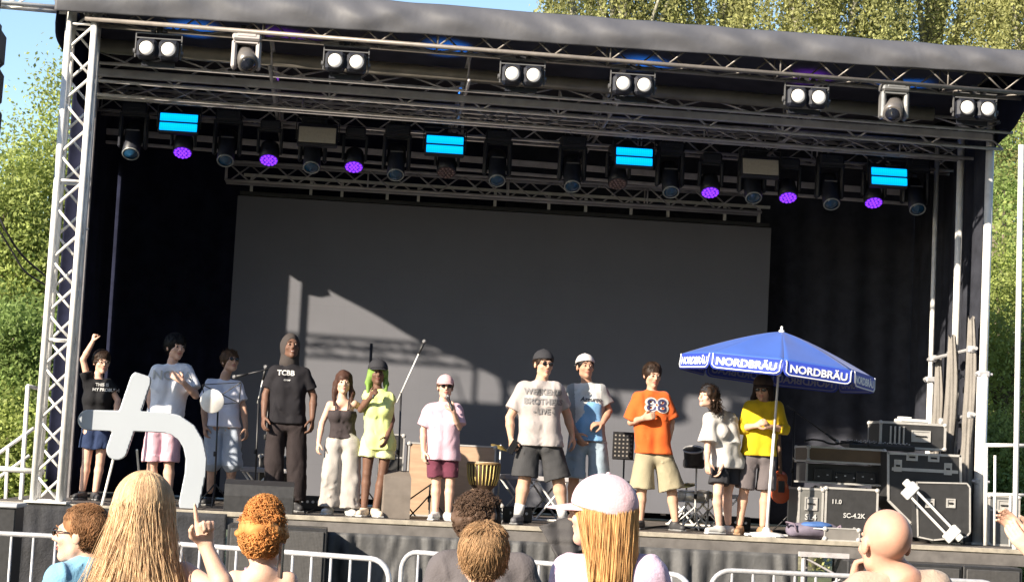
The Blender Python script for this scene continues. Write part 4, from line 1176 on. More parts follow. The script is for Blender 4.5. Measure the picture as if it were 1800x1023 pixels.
r = person('woman in black tee and navy shorts raising one fist beside the left tower', 1.7, (160, 868), 1.66,
    dict(head=(179, 637), neck=(172, 661), shL=(152, 672), shR=(194, 672), elL=(146, 632, -.06), wrL=(163, 601, -.1), elR=(207, 703, -.02), wrR=(203, 732, -.14), hipL=(157, 760), hipR=(181, 760),
         knL=(152, 812), knR=(176, 812), anL=(145, 860), anR=(168, 862)), FAIR, dict(m=cloth('black', (.010, .010, .012)), hem=752, sleeve=.5, neck=.07), dict(m=cloth('navy', (.018, .03, .075)), frac=.55, flare=.035),
    dict(kind='short', m=HDB, th=.018, line=.058), None, SB, 'wire', yaw=22, pitch=-4, smile=True, w=.92, hands=dict(L=dict(curl=(80, 95, 60), u=(.15, -.1, 1), t=(.6, -.6, 0))), seed=1, fem=True)
print_on(r, 'THIS IS', 181, 679, .035, INKW); print_on(r, 'MY PROBLEM', 187, 688, .035, INKW)
text_w = cloth('light_blue', (1.02, 1.04, 1.14))
r = person('dark haired man in pale tee and pink shorts, hand on chest, behind the white sign', 1.45, (285, 876), 1.85,
    dict(head=(309, 611), neck=(303, 638), shL=(274, 648), shR=(333, 650), elL=(264, 692), wrL=(266, 730, -.05), elR=(344, 695, -.08), wrR=(322, 672, -.24), hipL=(272, 755), hipR=(302, 756),
         knL=(268, 815), knR=(297, 815), anL=(264, 868), anR=(296, 870)), FAIR, dict(m=text_w, hem=752, sleeve=.75, fit=.026), dict(m=cloth('pink_shorts', (.90, .56, .66)), frac=.95, flare=.03),
    dict(kind='short', m=HBLK, th=.022, line=.045, sl=.045), None, SB, None, yaw=32, pitch=0, hands=dict(R=dict(u=(-.8, -.1, .55), n=(.1, -1, .2), t=(.4, 0, 1), curl=(15, 20, 15))), seed=2)
print_on(r, 'NOVA', 304, 668, .10, INKW, sx=1.1)
r = person('boy in pale lilac tee and sunglasses behind the round white disc', 1.85, (385, 872), 1.70,
    dict(head=(405, 636), neck=(396, 661), shL=(368, 673), shR=(420, 676), elL=(359, 712), wrL=(360, 748, -.05), elR=(428, 716), wrR=(432, 751, -.05), hipL=(378, 752), hipR=(408, 754),
         knL=(374, 812), knR=(407, 814), anL=(369, 862), anR=(405, 864)), TAN, dict(m=cloth('lilac', (.98, .98, 1.12)), hem=750, sleeve=.7, fit=.024), dict(m=cloth('pale_denim', (.62, .70, .84)), frac=1.12, flare=.02, fit=.03),
    dict(kind='curly', m=HBR, th=.016, n=46, lump=.8, line=.05), None, SB, 'dark', yaw=28, pitch=12, seed=3)
r = person('tall man in black hooded outfit with white chest lettering and dark trousers', 1.0, (500, 893), 1.90,
    dict(head=(511, 610), neck=(508, 638), shL=(478, 650), shR=(541, 653), elL=(467, 694), wrL=(464, 732, -.1), elR=(551, 697), wrR=(549, 736, -.08), hipL=(486, 745), hipR=(522, 746),
         knL=(481, 812), knR=(521, 818), anL=(484, 872), anR=(520, 882)), DARK, dict(m=cloth('black2', (.013, .012, .015)), hem=744, sleeve=.72, fit=.022, flare=.014), dict(m=cloth('dark_trousers', (.026, .020, .021)), full=True, frac=.98, name='trousers', fold=.006, fit=.026),
    None, None, dict(m=SB['m'], sole=SB['sole']), None, yaw=14, pitch=10, smile=True, hood=cloth('hood', (.05, .042, .040)), seed=4, toes=dict(L=(-.2, -1, 0), R=(.3, -1, 0)))
print_on(r, 'TCBB', 503, 660, .055, INKW, bold=.05); print_on(r, 'crew', 505, 670, .025, INKW)
r = person('woman with long red-brown hair in dark camisole and wide pale trousers', .6, (596, 902), 1.58,
    dict(head=(604, 673), neck=(601, 697), shL=(576, 708), shR=(627, 706), elL=(566, 744), wrL=(560, 778, -.05), elR=(645, 722, .2), wrR=(672, 722, .25), hipL=(586, 778), hipR=(616, 778),
         knL=(583, 838), knR=(616, 840), anL=(578, 893), anR=(614, 896)), FAIR, dict(m=cloth('charcoal', (.04, .032, .034)), hem=770, sleeve=0, fit=.010, strap=True, name='camisole'), dict(m=cloth('pale_trousers', (.50, .46, .43)), full=True, frac=.95, flare=.045, fit=.04, name='trousers', fold=.006),
    dict(kind='long', m=HRED, len=.24, th=.016), None, SW, None, yaw=4, smile=True, w=.93, fem=True, seed=5)
r = person('person in lime green vest and shorts with black cap over a lime veil', .55, (650, 906), 1.65,
    dict(head=(664, 656), neck=(663, 681), shL=(644, 693), shR=(688, 696), elL=(634, 720, -.06), wrL=(652, 698, -.20), elR=(689, 738), wrR=(680, 768, -.12), hipL=(650, 775), hipR=(680, 777),
         knL=(645, 832), knR=(672, 834), anL=(640, 890), anR=(660, 895)), DARK, dict(m=cloth('lime', (.85, .95, .36)), hem=790, sleeve=.18, fit=.024, flare=.01), dict(m=cloth('lime_shorts', (.88, .90, .45)), frac=.48, flare=.03),
    dict(kind='long', m=HLIME, len=.20, th=.022), dict(m=cloth('black_cap', (.03, .03, .035)), z=.040, sc=1.12), dict(m=mat('shoe_beige', (.5, .42, .33), .7)), None, yaw=5, w=.92, fem=True,
    hands=dict(L=dict(u=(.35, -.5, .5), n=(-.2, -.8, -.1), t=(.4, 0, .8), curl=(70, 80, 50)), R=dict(curl=(20, 30, 20))), seed=6)
m_ = r['A'](0, -.12, -.075)
def microphone(p, d, label, L=.16):
    d = V(*d)/np.linalg.norm(d); t = empty('microphone', p, label, 'microphone')
    q = MB(); q.lathe(p, [(.013, 0), (.017, L*.5), (.02, L)], 12, tuple(-d)[0:3] if False else tuple(d)); 
    t2 = MB(); t2.tube(V(*p), V(*p)+d*L, .012, 12, .018); t2.build('grip', BLK, t, True)
    MB().ell(V(*p)+d*(L+.012), (.025, .025, .025), 14, 10).build('mesh_head', mat('mic_mesh', (.25, .25, .26), .4, .7, bump=.5, bscale=400), t, True)
wr = r['j']['wrL']
hd_ = wr+V(.03, -.07, .05)
microphone(hd_-V(.01, .0, .06), m_-hd_+V(0, 0, .02), 'black microphone held at the mouth of the person in lime', .10)
r = person('singer in oversized pink tee, maroon shorts and pink cap beside the hand drum', .5, (776, 914), 1.58,
    dict(head=(783, 681), neck=(780, 704), shL=(754, 716), shR=(806, 718), elL=(744, 756), wrL=(744, 792, -.04), elR=(806, 752, -.06), wrR=(797, 722, -.22), hipL=(764, 805), hipR=(792, 806),
         knL=(767, 848), knR=(791, 850), anL=(765, 898), anR=(788, 900)), FAIR, dict(m=cloth('pink', (.74, .50, .60)), hem=808, sleeve=.8, fit=.034, flare=.02, fold=.006), dict(m=cloth('maroon', (.16, .04, .07)), frac=.75, flare=.012),
    dict(kind='short', m=HBR, th=.010, line=.03), dict(m=cloth('pink_cap', (.78, .48, .50)), z=.036), SW, 'dark', yaw=2, pitch=2, w=.98,
    hands=dict(R=dict(u=(-.35, -.4, .75), n=(.3, -.8, -.3), t=(-.6, 0, .5), curl=(75, 85, 50))), seed=7)
wr = r['j']['wrR']; m_ = r['A'](0, -.125, -.065); hd_ = wr+V(-.035, -.06, .055)
microphone(hd_-(m_-hd_)/np.linalg.norm(m_-hd_)*.08, m_-hd_, 'black microphone held by the person in the pink tee', .10+max(0, np.linalg.norm(m_-hd_)-.10))
r = person('big man in printed grey tee, sunglasses, backwards black cap and dark shorts', .45, (950, 921), 1.88,
    dict(head=(956, 641), neck=(953, 667), shL=(916, 681), shR=(983, 682), elL=(896, 734), wrL=(898, 770, -.06), elR=(997, 728, .12), wrR=(1006, 765, .16), hipL=(929, 780), hipR=(968, 782),
         knL=(922, 842), knR=(982, 846), anL=(911, 904), anR=(990, 898)), TAN, dict(m=cloth('heather', (.50, .45, .44)), hem=783, sleeve=.72, fit=.028, flare=.018), dict(m=cloth('dark_grey', (.045, .045, .048)), frac=.93, flare=.035),
    dict(kind='short', m=HDB, th=.010, line=.03), dict(m=cloth('black_cap', (.03, .03, .035)), back=True, z=.045), dict(m=mat('shoe_grey', (.09, .09, .10), .6), sock=.12, sole=mat('sole_grey', (.2, .2, .2), .7)), 'dark', yaw=16, pitch=-2, w=1.16,
    hands=dict(L=dict(curl=(45, 60, 40), t=(.2, -1, 0))), seed=8, smile=True)
for i, s_ in enumerate(('WEEKEND', 'BROTHERS', '- LIVE -')): print_on(r, s_, 953, 694+i*17, .062, INKG, bold=.06, sx=1.0 if i < 2 else .85)
PHX = mat('phone_black', (.01, .01, .012), .25)
p = r['j']['wrL']+V(.02, -.07, -.09)
tag(MB().box(p, (.075, .012, .15), .3, .006, M=np.array(Matrix.Rotation(.5, 3, 'Y'))).build('phone', PHX, None, loc=tuple(p)), 'black phone in the hand of the big man in grey', 'phone')
r = person('man in blue and white tee and white cap beside the big man in grey', .85, (1030, 908), 1.78,
    dict(head=(1029, 646), neck=(1031, 670), shL=(1004, 683), shR=(1059, 682), elL=(1004, 731), wrL=(1013, 762, -.12), elR=(1070, 722), wrR=(1059, 744, -.15), hipL=(1014, 780), hipR=(1050, 780),
         knL=(1009, 840), knR=(1054, 842), anL=(1005, 896), anR=(1052, 898)), MID, dict(m=cloth('sky_blue', (.22, .44, .74)), hem=774, sleeve=.72, fit=.028), dict(m=cloth('denim', (.38, .47, .56)), frac=1.0, flare=.03),
    dict(kind='short', m=HBLK, th=.008, line=.03), dict(m=cloth('white_cap', (.72, .68, .68)), back=True, z=.045), SW, None, yaw=10, pitch=6,
    hands=dict(L=dict(u=(.4, -.3, -.6), curl=(15, 25, 15)), R=dict(u=(-.8, -.3, -.1), n=(0, -.5, 1), curl=(30, 40, 30))), seed=9, w=1.04)
# white yoke and grey sleeves of the two-tone tee
me_ = r['shirt'].data; me_.materials.append(cloth('white', (.74, .73, .72))); me_.materials.append(cloth('grey_sleeve', (.36, .37, .38)))
co = np.zeros(len(me_.polygons)*3); me_.polygons.foreach_get('center', co); co = co.reshape(-1, 3)+V(*r['t'].location)
ax_ = (co-(r['j']['shL']+r['j']['shR'])/2)@r['sx']; hw = np.linalg.norm(r['j']['shL']-r['j']['shR'])/2
zs = r['j']['shL'][2]; mi = np.zeros(len(co), np.int32)
mi[(co[:, 2] > zs-.11-.08*np.abs(ax_)/hw+.05*np.sin(ax_*9))] = 1; mi[(ax_ < -.05) & (co[:, 2] < zs-.05) & (co[:, 2] > zs-.42+1.2*(ax_+.2)) & (ax_ > -.17)] = 1
mi[np.abs(ax_) > hw*1.02] = 2
me_.polygons.foreach_set('material_index', mi)
print_on(r, 'Azzurro', 1036, 706, .05, INKB, shear=.3)
r = person('boy in orange jersey numbered 88 and khaki shorts, one hand on his chest', .75, (1152, 929), 1.77,
    dict(head=(1147, 660), neck=(1146, 685), shL=(1119, 697), shR=(1170, 696), elL=(1109, 742), wrL=(1130, 735, -.20), elR=(1180, 741), wrR=(1176, 772, -.03), hipL=(1132, 802), hipR=(1166, 803),
         knL=(1128, 862), knR=(1181, 864), anL=(1125, 914), anR=(1187, 914)), TAN, dict(m=cloth('orange', (.80, .14, .025)), hem=797, sleeve=.92, fit=.036, flare=.03), dict(m=cloth('khaki', (.42, .37, .25)), frac=.94, flare=.045, fit=.028),
    dict(kind='short', m=HDB, th=.014, line=.058), None, SB, None, yaw=12, pitch=-8, hands=dict(L=dict(u=(.85, -.2, .25), n=(-.1, -1, .1), t=(0, 0, 1), curl=(35, 50, 30))), seed=10)
print_on(r, '88', 1151, 724, .15, INKW, 'number_outline', bold=.07, sx=1.25); print_on(r, '88', 1151, 723.5, .14, mat('ink_navy', (.03, .03, .09), .7), 'number', bold=.01, sx=1.2)['x'] = 0
for o in list(r['t'].children):
    if o.name.startswith('number') and 'outline' not in o.name:
        del o['x']
        for v in o.data.vertices: v.co.y -= .004
r = person('woman in loose white tee with dark curls bending forward beside the umbrella', .4, (1266, 936), 1.62,
    dict(head=(1244, 699, -.1), neck=(1259, 718, -.05), shL=(1244, 733, -.1), shR=(1285, 735, .1), elL=(1244, 785, -.12), wrL=(1243, 812, -.16), elR=(1285, 790, .0), wrR=(1268, 820, -.1), hipL=(1266, 815, .0), hipR=(1288, 815, .12),
         knL=(1262, 866, -.06), knR=(1279, 866, .1), anL=(1264, 920, -.0), anR=(1280, 918, .12)), FAIR, dict(m=cloth('white_tee', (.74, .72, .69)), hem=822, sleeve=.85, fit=.045, flare=.045, fold=.007), dict(m=cloth('black_shorts', (.03, .03, .035)), frac=.7, flare=.03),
    dict(kind='curly', m=HDB, th=.02, n=40, line=.04), dict(m=cloth('black_cap', (.03, .03, .035)), back=True, z=.04), SW, None, yaw=-52, pitch=14, smile=True, fem=True, toes=dict(L=(-1, -.5, 0), R=(-1, -.35, 0)),
    hands=dict(L=dict(u=(.1, -.1, -1), curl=(20, 30, 20)), R=dict(u=(-.3, -.2, -.9), curl=(20, 30, 20))), seed=11)
hq = [c for c in r['t'].children if c.name.startswith('hair')][0]
# her curls falling to the shoulders
rg = np.random.default_rng(5); cu = []
for i in range(170):
    sd = rg.uniform(-1, 1); x0_ = r['hc']+V(.02+.055*rg.random(), .05*sd-.0, -.03+.05*rg.random())+V(.05*rg.random(), 0, 0)
    L_ = rg.uniform(.10, .22); ph = rg.uniform(0, 6); dx = rg.uniform(-.02, .09); k_ = 20
    cu.append([x0_+V(dx*q+.012*math.sin(ph+q*13), .012*math.cos(ph+q*13)+.02*sd*q, -L_*q) for q in np.linspace(0, 1, k_)])
ribbons('curls', np.array(cu), .0045, HDB, hq)
r = person('person in mustard yellow shirt and grey shorts standing under the blue umbrella', .55, (1330, 936), 1.68,
    dict(head=(1341, 684), neck=(1343, 706), shL=(1315, 712), shR=(1370, 714), elL=(1306, 752, -.05), wrL=(1328, 748, -.22), elR=(1378, 754, -.05), wrR=(1352, 750, -.22), hipL=(1316, 803), hipR=(1348, 804),
         knL=(1308, 862), knR=(1346, 864), anL=(1300, 920), anR=(1341, 922)), TAN, dict(m=cloth('mustard', (.80, .56, .02)), hem=800, sleeve=1.35, fit=.032), dict(m=cloth('grey_shorts', (.11, .095, .10)), frac=.95, flare=.03),
    dict(kind='long', m=HDB, len=.12, th=.016), dict(m=cloth('brown_hat', (.07, .05, .04)), z=.045, sc=1.13), dict(m=mat('shoe_tan', (.30, .17, .09), .7), sole=mat('sole_tan', (.3, .2, .12), .7)), 'dark', yaw=-24, pitch=-10,
    hands=dict(L=dict(u=(.6, -.4, .4), n=(0, -.8, .4), curl=(50, 60, 40)), R=dict(u=(-.6, -.4, .4), n=(0, -.8, .4), curl=(50, 60, 40))), seed=12)

# ------------------------------------------------------------------ the crowd in front of the barriers
HC = .0065
def crowd(label, Y, H, J, sk, **k):
    j = dict(J)
    nx_, ny_ = J['neck'][0], J['neck'][1]; px = FPX/(Y+20)
    for s_, d in (('L', -1), ('R', 1)):
        if 'el'+s_ not in j: j['el'+s_] = (j['sh'+s_][0]+d*.05*px, j['sh'+s_][1]+.30*px, 0); 
        if 'wr'+s_ not in j: j['wr'+s_] = (j['sh'+s_][0]+d*.02*px, j['sh'+s_][1]+.54*px, .08)
    mx_ = (j['shL'][0]+j['shR'][0])/2; my = (j['shL'][1]+j['shR'][1])/2
    for s_, d in (('L', -1), ('R', 1)):
        j['hip'+s_] = (mx_+d*.085*px, my+.50*px); j['kn'+s_] = (mx_+d*.10*px, my+.92*px)
    k.setdefault('h', HC); k.setdefault('face', False)
    return person(label, Y, (mx_, my+1.3*px), H, j, sk, crowd=True, base=0, flip=k.pop('flip', -1), **k)
r = crowd('man in light blue tee with short brown hair looking left before the barrier', -11.5, 1.66,
    dict(head=(142, 940), neck=(155, 988), shL=(92, 1010, -.10), shR=(200, 996, .10)), FAIR, top=dict(m=cloth('blue_tee', (.24, .50, .72)), hem=1240, sleeve=.7, fit=.02, neck=.068), bot=dict(m=cloth('denim_dark', (.08, .1, .16)), full=True, name='trousers'),
    hair=dict(kind='short', m=hairm('chestnut', (.30, .155, .075)), th=.008, line=.062, sl=.026, ns=5500, nape=-.06, nz=.0015), glasses='dark', yaw=-103, pitch=2, face=True, w=1.02, seed=21)
r = crowd('woman with very long loose blonde hair pointing one finger up at the stage', -12.8, 1.72,
    dict(head=(254, 905), neck=(254, 972), shL=(180, 1002), shR=(338, 998), elR=(404, 1056, -.15), wrR=(363, 962, -.12)), FAIR, top=dict(m=cloth('cream_top', (.6, .55, .5)), hem=1260, sleeve=0, fit=.012, strap=True, name='top'), bot=dict(m=cloth('denim_dark', (.08, .1, .16)), full=True, name='trousers'),
    hair=dict(kind='long', m=HBLO, len=.42, locks=False, th=.012, strands=False, nz=.004), yaw=172, w=.96, fem=True,
    hands=dict(R=dict(u=(-.16, -.02, 1), n=(-.25, .9, .1), t=(-1, -.1, .2), point=True)), seed=22)
long_hair(r['t'], r['A'], r['M'], r['s'], HBLO, .66, 8000, 5, width=1.0, spread=.10, wavy=.006)
r = crowd('bare shouldered woman with curly ginger hair tied in a high bun', -11.5, 1.62,
    dict(head=(463, 955), neck=(462, 994), shL=(402, 1010), shR=(518, 1012)), FAIR, top=dict(m=cloth('lilac_top', (.45, .35, .5)), hem=1230, sleeve=0, fit=.012, strap=True, name='top'), bot=dict(m=cloth('denim_dark', (.08, .1, .16)), full=True, name='trousers'),
    hair=dict(kind='curly', m=HGIN, th=.012, n=60, ns=2600, bun=(0, .01, .125), lump=1.1, line=.055, nape=-.05), yaw=165, w=.9, fem=True, seed=23, glasses=None)
p = at(494, 985, -11.7)
tag(MB().box(p, (.012, .075, .15), .2, .006).build('phone', PHX, None, loc=tuple(p)), 'dark phone beside the face of the woman with the ginger bun', 'phone')
r = crowd('man in charcoal tee with dark curly hair standing behind the light haired boy', -10.9, 1.75,
    dict(head=(846, 925), neck=(845, 968), shL=(770, 990), shR=(922, 992)), PINK, top=dict(m=cloth('charcoal_tee', (.10, .09, .095)), hem=1240, sleeve=.75, fit=.024, neck=.066), bot=dict(m=cloth('denim_dark', (.08, .1, .16)), full=True, name='trousers'),
    hair=dict(kind='curly', m=hairm('ash_brown', (.13, .08, .055)), th=.014, n=70, ns=3200, lump=.95, line=.05, nape=-.06), yaw=140, pitch=8, w=1.05, seed=24)
r = crowd('boy with tousled light brown hair seen from behind at the bottom centre', -12.6, 1.56,
    dict(head=(848, 978), neck=(848, 1030), shL=(790, 1062), shR=(905, 1064)), FAIR, top=dict(m=cloth('grey_tee', (.3, .3, .32)), hem=1260, sleeve=.75, fit=.022), bot=dict(m=cloth('denim_dark', (.08, .1, .16)), full=True, name='trousers'),
    hair=dict(kind='short', m=HLB, th=.014, line=.05, sl=.045, ns=6000, nape=-.075, fw_=.2, wild=.12, nz=.003), yaw=185, w=.95, seed=25)
r = crowd('girl with long strawberry blonde hair under a pale pink cap in the crowd', -12.5, 1.74,
    dict(head=(1053, 905), neck=(1060, 962), shL=(988, 992, .05), shR=(1156, 1000, -.05)), FAIR, top=dict(m=cloth('white_pink_tee', (.72, .55, .72)), hem=1260, sleeve=.75, fit=.024, neck=.07), bot=dict(m=cloth('denim_dark', (.08, .1, .16)), full=True, name='trousers'),
    hair=dict(kind='long', m=HSTR, len=.42, th=.006, locks=False, strands=False, nz=.003), cap=dict(m=cloth('rose_cap', (.80, .57, .64)), z=.020, brim=.105, sc=1.10), yaw=-124, pitch=4, w=.95, fem=True, seed=26)
long_hair(r['t'], r['A'], r['M'], r['s'], HSTR, .66, 6500, 6, width=.94, spread=.035, wavy=.003, start=1.0, azr=1.0)
r = crowd('bald man seen from behind with a hand at his chin, in the crowd', -13.0, 1.75,
    dict(head=(1555, 956), neck=(1566, 1002), shL=(1500, 1028), shR=(1656, 1022), elL=(1470, 1080, .2), wrL=(1498, 1030, .24)), PINK, top=dict(m=cloth('sand_tee', (.5, .38, .30)), hem=1280, sleeve=.7, fit=.012, neck=.11), bot=dict(m=cloth('denim_dark', (.08, .1, .16)), full=True, name='trousers'),
    yaw=-168, pitch=2, w=1.1, hands=dict(L=dict(u=(.25, -.1, 1), n=(-.6, .5, 0), t=(.5, .5, 0), curl=(50, 60, 30))), seed=27)
r = crowd('clapping person at the right picture edge of whom only the hands show', -12.0, 1.66,
    dict(head=(1895, 925), neck=(1895, 985), shL=(1838, 1012), shR=(1960, 1018), elL=(1850, 985, .25), wrL=(1803, 945, .34), elR=(1862, 1010, .2), wrR=(1812, 972, .30)), FAIR, top=dict(m=cloth('grey_tee', (.3, .3, .32)), hem=1300, sleeve=.6, fit=.02), bot=dict(m=cloth('denim_dark', (.08, .1, .16)), full=True, name='trousers'),
    hair=dict(kind='short', m=HBR, th=.014, line=.05, ns=400), yaw=180, seed=28,
    hands=dict(L=dict(u=(-.75, .1, .75), n=(.3, .8, .5), t=(.5, -.3, .7), curl=(12, 16, 12)), R=dict(u=(-.7, .15, .8), n=(-.4, -.8, -.3), t=(.2, .3, .8), curl=(12, 16, 12))))
# ================================================================== THINGS ON THE STAGE
def dz(px, py, Y): p = at(px, py, Y); p[2] = DZ; return p
# --- the big white curved sign
SIGNM = mat('sign_white', (.34, .37, .41), .4, .1, .02, 1)
Ys = .22
c0 = dz(250, 880, Ys); t = empty('sign_symbol', c0, 'large white plus-and-hook shaped sign leaning at the left front of the stage', 'sign')
lo = V(c0[0]-.85, Ys-.07, DZ); G = Field(lo, lo+V(1.75, .16, 1.62), .0125)
W = lambda x, y: at(x, y, Ys)
st1 = [W(247, 670), W(206, 790)]
st2 = [W(156, 738), W(230, 740), W(285, 742)]
cx = W(285, 800)
arc = [W(285, 742), W(308, 746), W(328, 760), W(340, 780), W(345, 805), W(343, 835), W(333, 884)]
def cap2(G, a, b, r, sq=.0):
    m = r+.05; S, P = G.sl(np.minimum(a, b)-V(m, .2, m), np.maximum(a, b)+V(m, .2, m)); ab = b-a; L2 = ab[0]**2+ab[2]**2
    dx = P[0]-a[0]; dz_ = P[2]-a[2]; tt = np.clip((dx*ab[0]+dz_*ab[2])/L2, 0, 1)
    d = np.sqrt((dx-tt*ab[0])**2+(dz_-tt*ab[2])**2)-r+0*P[1]
    G.F[S] = np.minimum(G.F[S], d.astype(np.float32))
cap2(G, st1[0], st1[1], .108)
for L_ in (st2, arc):
    for a, b in zip(L_[:-1], L_[1:]): cap2(G, a, b, .106)
e = 0.045
G.plane((0, 1, 0), (0, Ys+e, 0)); G.plane((0, -1, 0), (0, Ys-e, 0)); G.plane((0, 0, -1), (0, 0, DZ+.01))
# squared off ends
u_ = st1[0]-st1[1]; u_ /= np.linalg.norm(u_); G.plane(u_, st1[0]+u_*.075); 
G.build('sign_body', SIGNM, t)
q = MB(); q.tube(W(201, 800), V(W(178, 888)[0], Ys+.05, DZ), .014); q.tube(W(240, 790)+V(0, .03, 0), V(W(240, 880)[0], Ys+.55, DZ+.01), .012); q.build('prop', ALU, t)

# --- umbrella
BLUE = mat('umbrella_blue', (.045, .12, .47), .55, 0, .06, 3, transl=.18, sheen=.1); NAVY = mat('umbrella_valance', (.03, .06, .42), .6, 0, .05, 4, transl=.15)
PALE = mat('umbrella_print', (.62, .64, .70), .6, 0, .03, 10); PALE2 = mat('umbrella_print_back', (.26, .28, .42), .7, 0, .03, 10)
Yu = .32
foot = dz(1347, 938, Yu-.05); apex = at(1374, 583, Yu)
t = empty('parasol', foot, 'blue parasol with white brewery lettering standing on a white base on the stage', 'parasol')
ax_ = apex-foot; ax_ /= np.linalg.norm(ax_); tilt = V(math.sin(R(4.6)), math.sin(R(-.5)), 1); tilt /= np.linalg.norm(tilt)
MB().tube(foot, foot+(apex-foot)*.5, .017, 12).build('pole', WHT, t, True); MB().tube(foot+(apex-foot)*.5, apex, .013, 12).build('upper_pole', WHT, t, True)
MB().lathe(apex-V(0, 0, .02), [(.035, 0), (.03, .03), (.014, .045), (.012, .075), (.0, .082)], 14).build('finial', WHT, t, True)
q = MB(); q.lathe(foot+V(0, 0, .0), [(.19, .0), (.20, .015), (.17, .04), (.05, .055), (.03, .10), (.022, .10)], 28)
for k in range(4): q.box(foot+V(.12*math.cos(k*math.pi/2+.3), .12*math.sin(k*math.pi/2+.3), .02), (.26, .07, .03), k*math.pi/2+.3, .008)
q.build('base', WHT, t)
e1 = np.cross(V(0, 1, 0), tilt); e1 /= np.linalg.norm(e1); e2 = np.cross(tilt, e1)   # e1 right, e2 away
RU = 1.035; drop = .37; val = .165
def um(ang, rr, z): return apex+(e1*math.sin(ang)-e2*math.cos(ang))*rr+tilt*z
crn = [R(-9+45*k) for k in range(8)]
def canopy_pt(k, f, g):
    """panel k, across f 0..1, out from the top g 0..1: taut cloth between the ribs, bellied ribs"""
    zz = -drop*(g**1.28)+.0
    a = um(crn[k], RU*g, zz); b = um(crn[(k+1) % 8], RU*g, zz)
    return a*(1-f)+b*f+tilt*(-.030*math.sin(math.pi*f)*g*(1-g)*4*.5)
for k in range(8):
    vs = []; fs = []; nu, nv = 12, 16
    for i in range(nu+1):
        for j_ in range(nv+1): vs.append(canopy_pt(k, i/nu, max(.012, j_/nv)))
    for i in range(nu):
        for j_ in range(nv): a = i*(nv+1)+j_; fs.append((a, a+1, a+nv+2, a+nv+1))
    o = mk('canopy_panel', vs, fs, BLUE, t, True); md = o.modifiers.new('solid', 'SOLIDIFY'); md.thickness = .003
    # valance panel with rounded lower corners
    A_ = canopy_pt(k, 0, 1); B2 = canopy_pt(k, 1, 1); W_ = np.linalg.norm(B2-A_); uu = (B2-A_)/W_
    nn = np.cross(uu, tilt); nn /= np.linalg.norm(nn)
    dn = -tilt*.99+nn*.08
    def vp(x, y, o_=0.0): return A_+uu*x+dn*y+nn*(o_+.006*math.sin(x*9+k*2)*y/val)
    def edge(x):      # depth of the lower hem across the panel
        r_ = .07; d = min(x, W_-x)
        return val if d > r_ else val-r_+math.sqrt(max(0, r_*r_-(r_-d)**2))
    vs = []; fs = []; n = 32
    for i in range(n+1):
        x = W_*(.5-.5*math.cos(math.pi*i/n))
        for q_ in (0, .5, 1): vs.append(vp(x, edge(x)*q_))
    for i in range(n):
        for q_ in (0, 1): a = i*3+q_; fs.append((a, a+1, a+4, a+3))
    v_ = mk('valance', vs, fs, NAVY, t, True); md = v_.modifiers.new('solid', 'SOLIDIFY'); md.thickness = .003
    # white outline running along the hem and up at both sides
    pts = [(.022, -.035), (.030, .03)]+[(.030+(W_-.060)*i/24, max(.03, edge(.012+(W_-.024)*i/24)-.018)) for i in range(25)]+[(W_-.030, .03), (W_-.022, -.035)]
    for sd, mt in ((.006, PALE), (-.006, PALE2)):
        q = MB(); q.path([vp(x, max(y, .0), sd) for x, y in pts], .0075 if sd > 0 else .005, 5); q.build('trim', mt, v_, True)
    def bd(x, y): return vp(W_/2+x, .112-y, .007)
    text('lettering', 'NORDBRÄU', .078, A_, uu, tilt, PALE, v_, bold=.05, sx=1.12, bend=bd)
    def bd2(x, y): return vp(W_/2+x, .112-y, -.007)
    text('lettering_back', 'NORDBRÄU', .078, A_, uu, tilt, PALE2, v_, bold=.04, sx=1.12, bend=bd2)
hub = foot+(apex-foot)*.80
for k in range(8):
    q = MB(); pts = [canopy_pt(k, 0, g)-tilt*.014 for g in np.linspace(.03, .99, 12)]; q.path(pts, .006, 6); q.tube(hub, canopy_pt(k, 0, .55)-tilt*.02, .005, 6); q.build('rib', STEEL, t, True)
MB().lathe(hub-V(0, 0, .04), [(.02, 0), (.03, .01), (.03, .06), (.02, .07)], 12).build('runner', WHT, t, True)

# --- wedges
MESH = GRL
def wedge(px0, px1, py0, Y, dep, rot, label, facing=1, m=BLK, hgt=.33):
    a = dz(px0, 900, Y); b = dz(px1, 900, Y); w_ = b[0]-a[0]; c = V((a[0]+b[0])/2, Y+dep/2, DZ)
    t = empty('monitor_wedge', c, label, 'monitor speaker', 'monitor wedges on the stage front')
    Mr = np.array(Matrix.Rotation(rot, 3, 'Z'))
    prof = [(-dep/2, 0), (dep/2, 0), (dep/2, hgt*.25), (-.02, hgt), (-dep/2+.02, hgt*.85), (-dep/2, hgt*.5)]
    if facing < 0: prof = [(-p, z) for p, z in prof][::-1]
    P = [c+Mr@V(-w_/2, y, z+.002) for y, z in prof]
    q = MB(); q.prism(P, Mr@V(w_, 0, 0)); q.build('cabinet', m, t)
    y0, z0_, y1, z1 = (dep/2, hgt*.25, -.02, hgt) if facing > 0 else (-dep/2, hgt*.25, .02, hgt)
    nrm = V(0, (z1-z0_)*(1 if facing > 0 else -1), abs(y1-y0)); nrm /= np.linalg.norm(nrm)
    q = MB(); pp = [c+Mr@(V(x, y0+(y1-y0)*f, z0_+(z1-z0_)*f)+nrm*.004) for x, f in ((-w_/2+.03, .06), (w_/2-.03, .06), (w_/2-.03, .94), (-w_/2+.03, .94))]
    q.prism(pp, Mr@nrm*.008); q.build('grille', MESH, t)
    q = MB(); q.box(c+Mr@V(w_/2+.004, 0, hgt*.45), (.01, .14, .04), rot); q.box(c+Mr@V(-w_/2-.004, 0, hgt*.45), (.01, .14, .04), rot); q.build('handle', RUB, t)
wedge(392, 514, 0, .02, .42, 0, 'wide black monitor wedge in front of the microphone stands', 1)
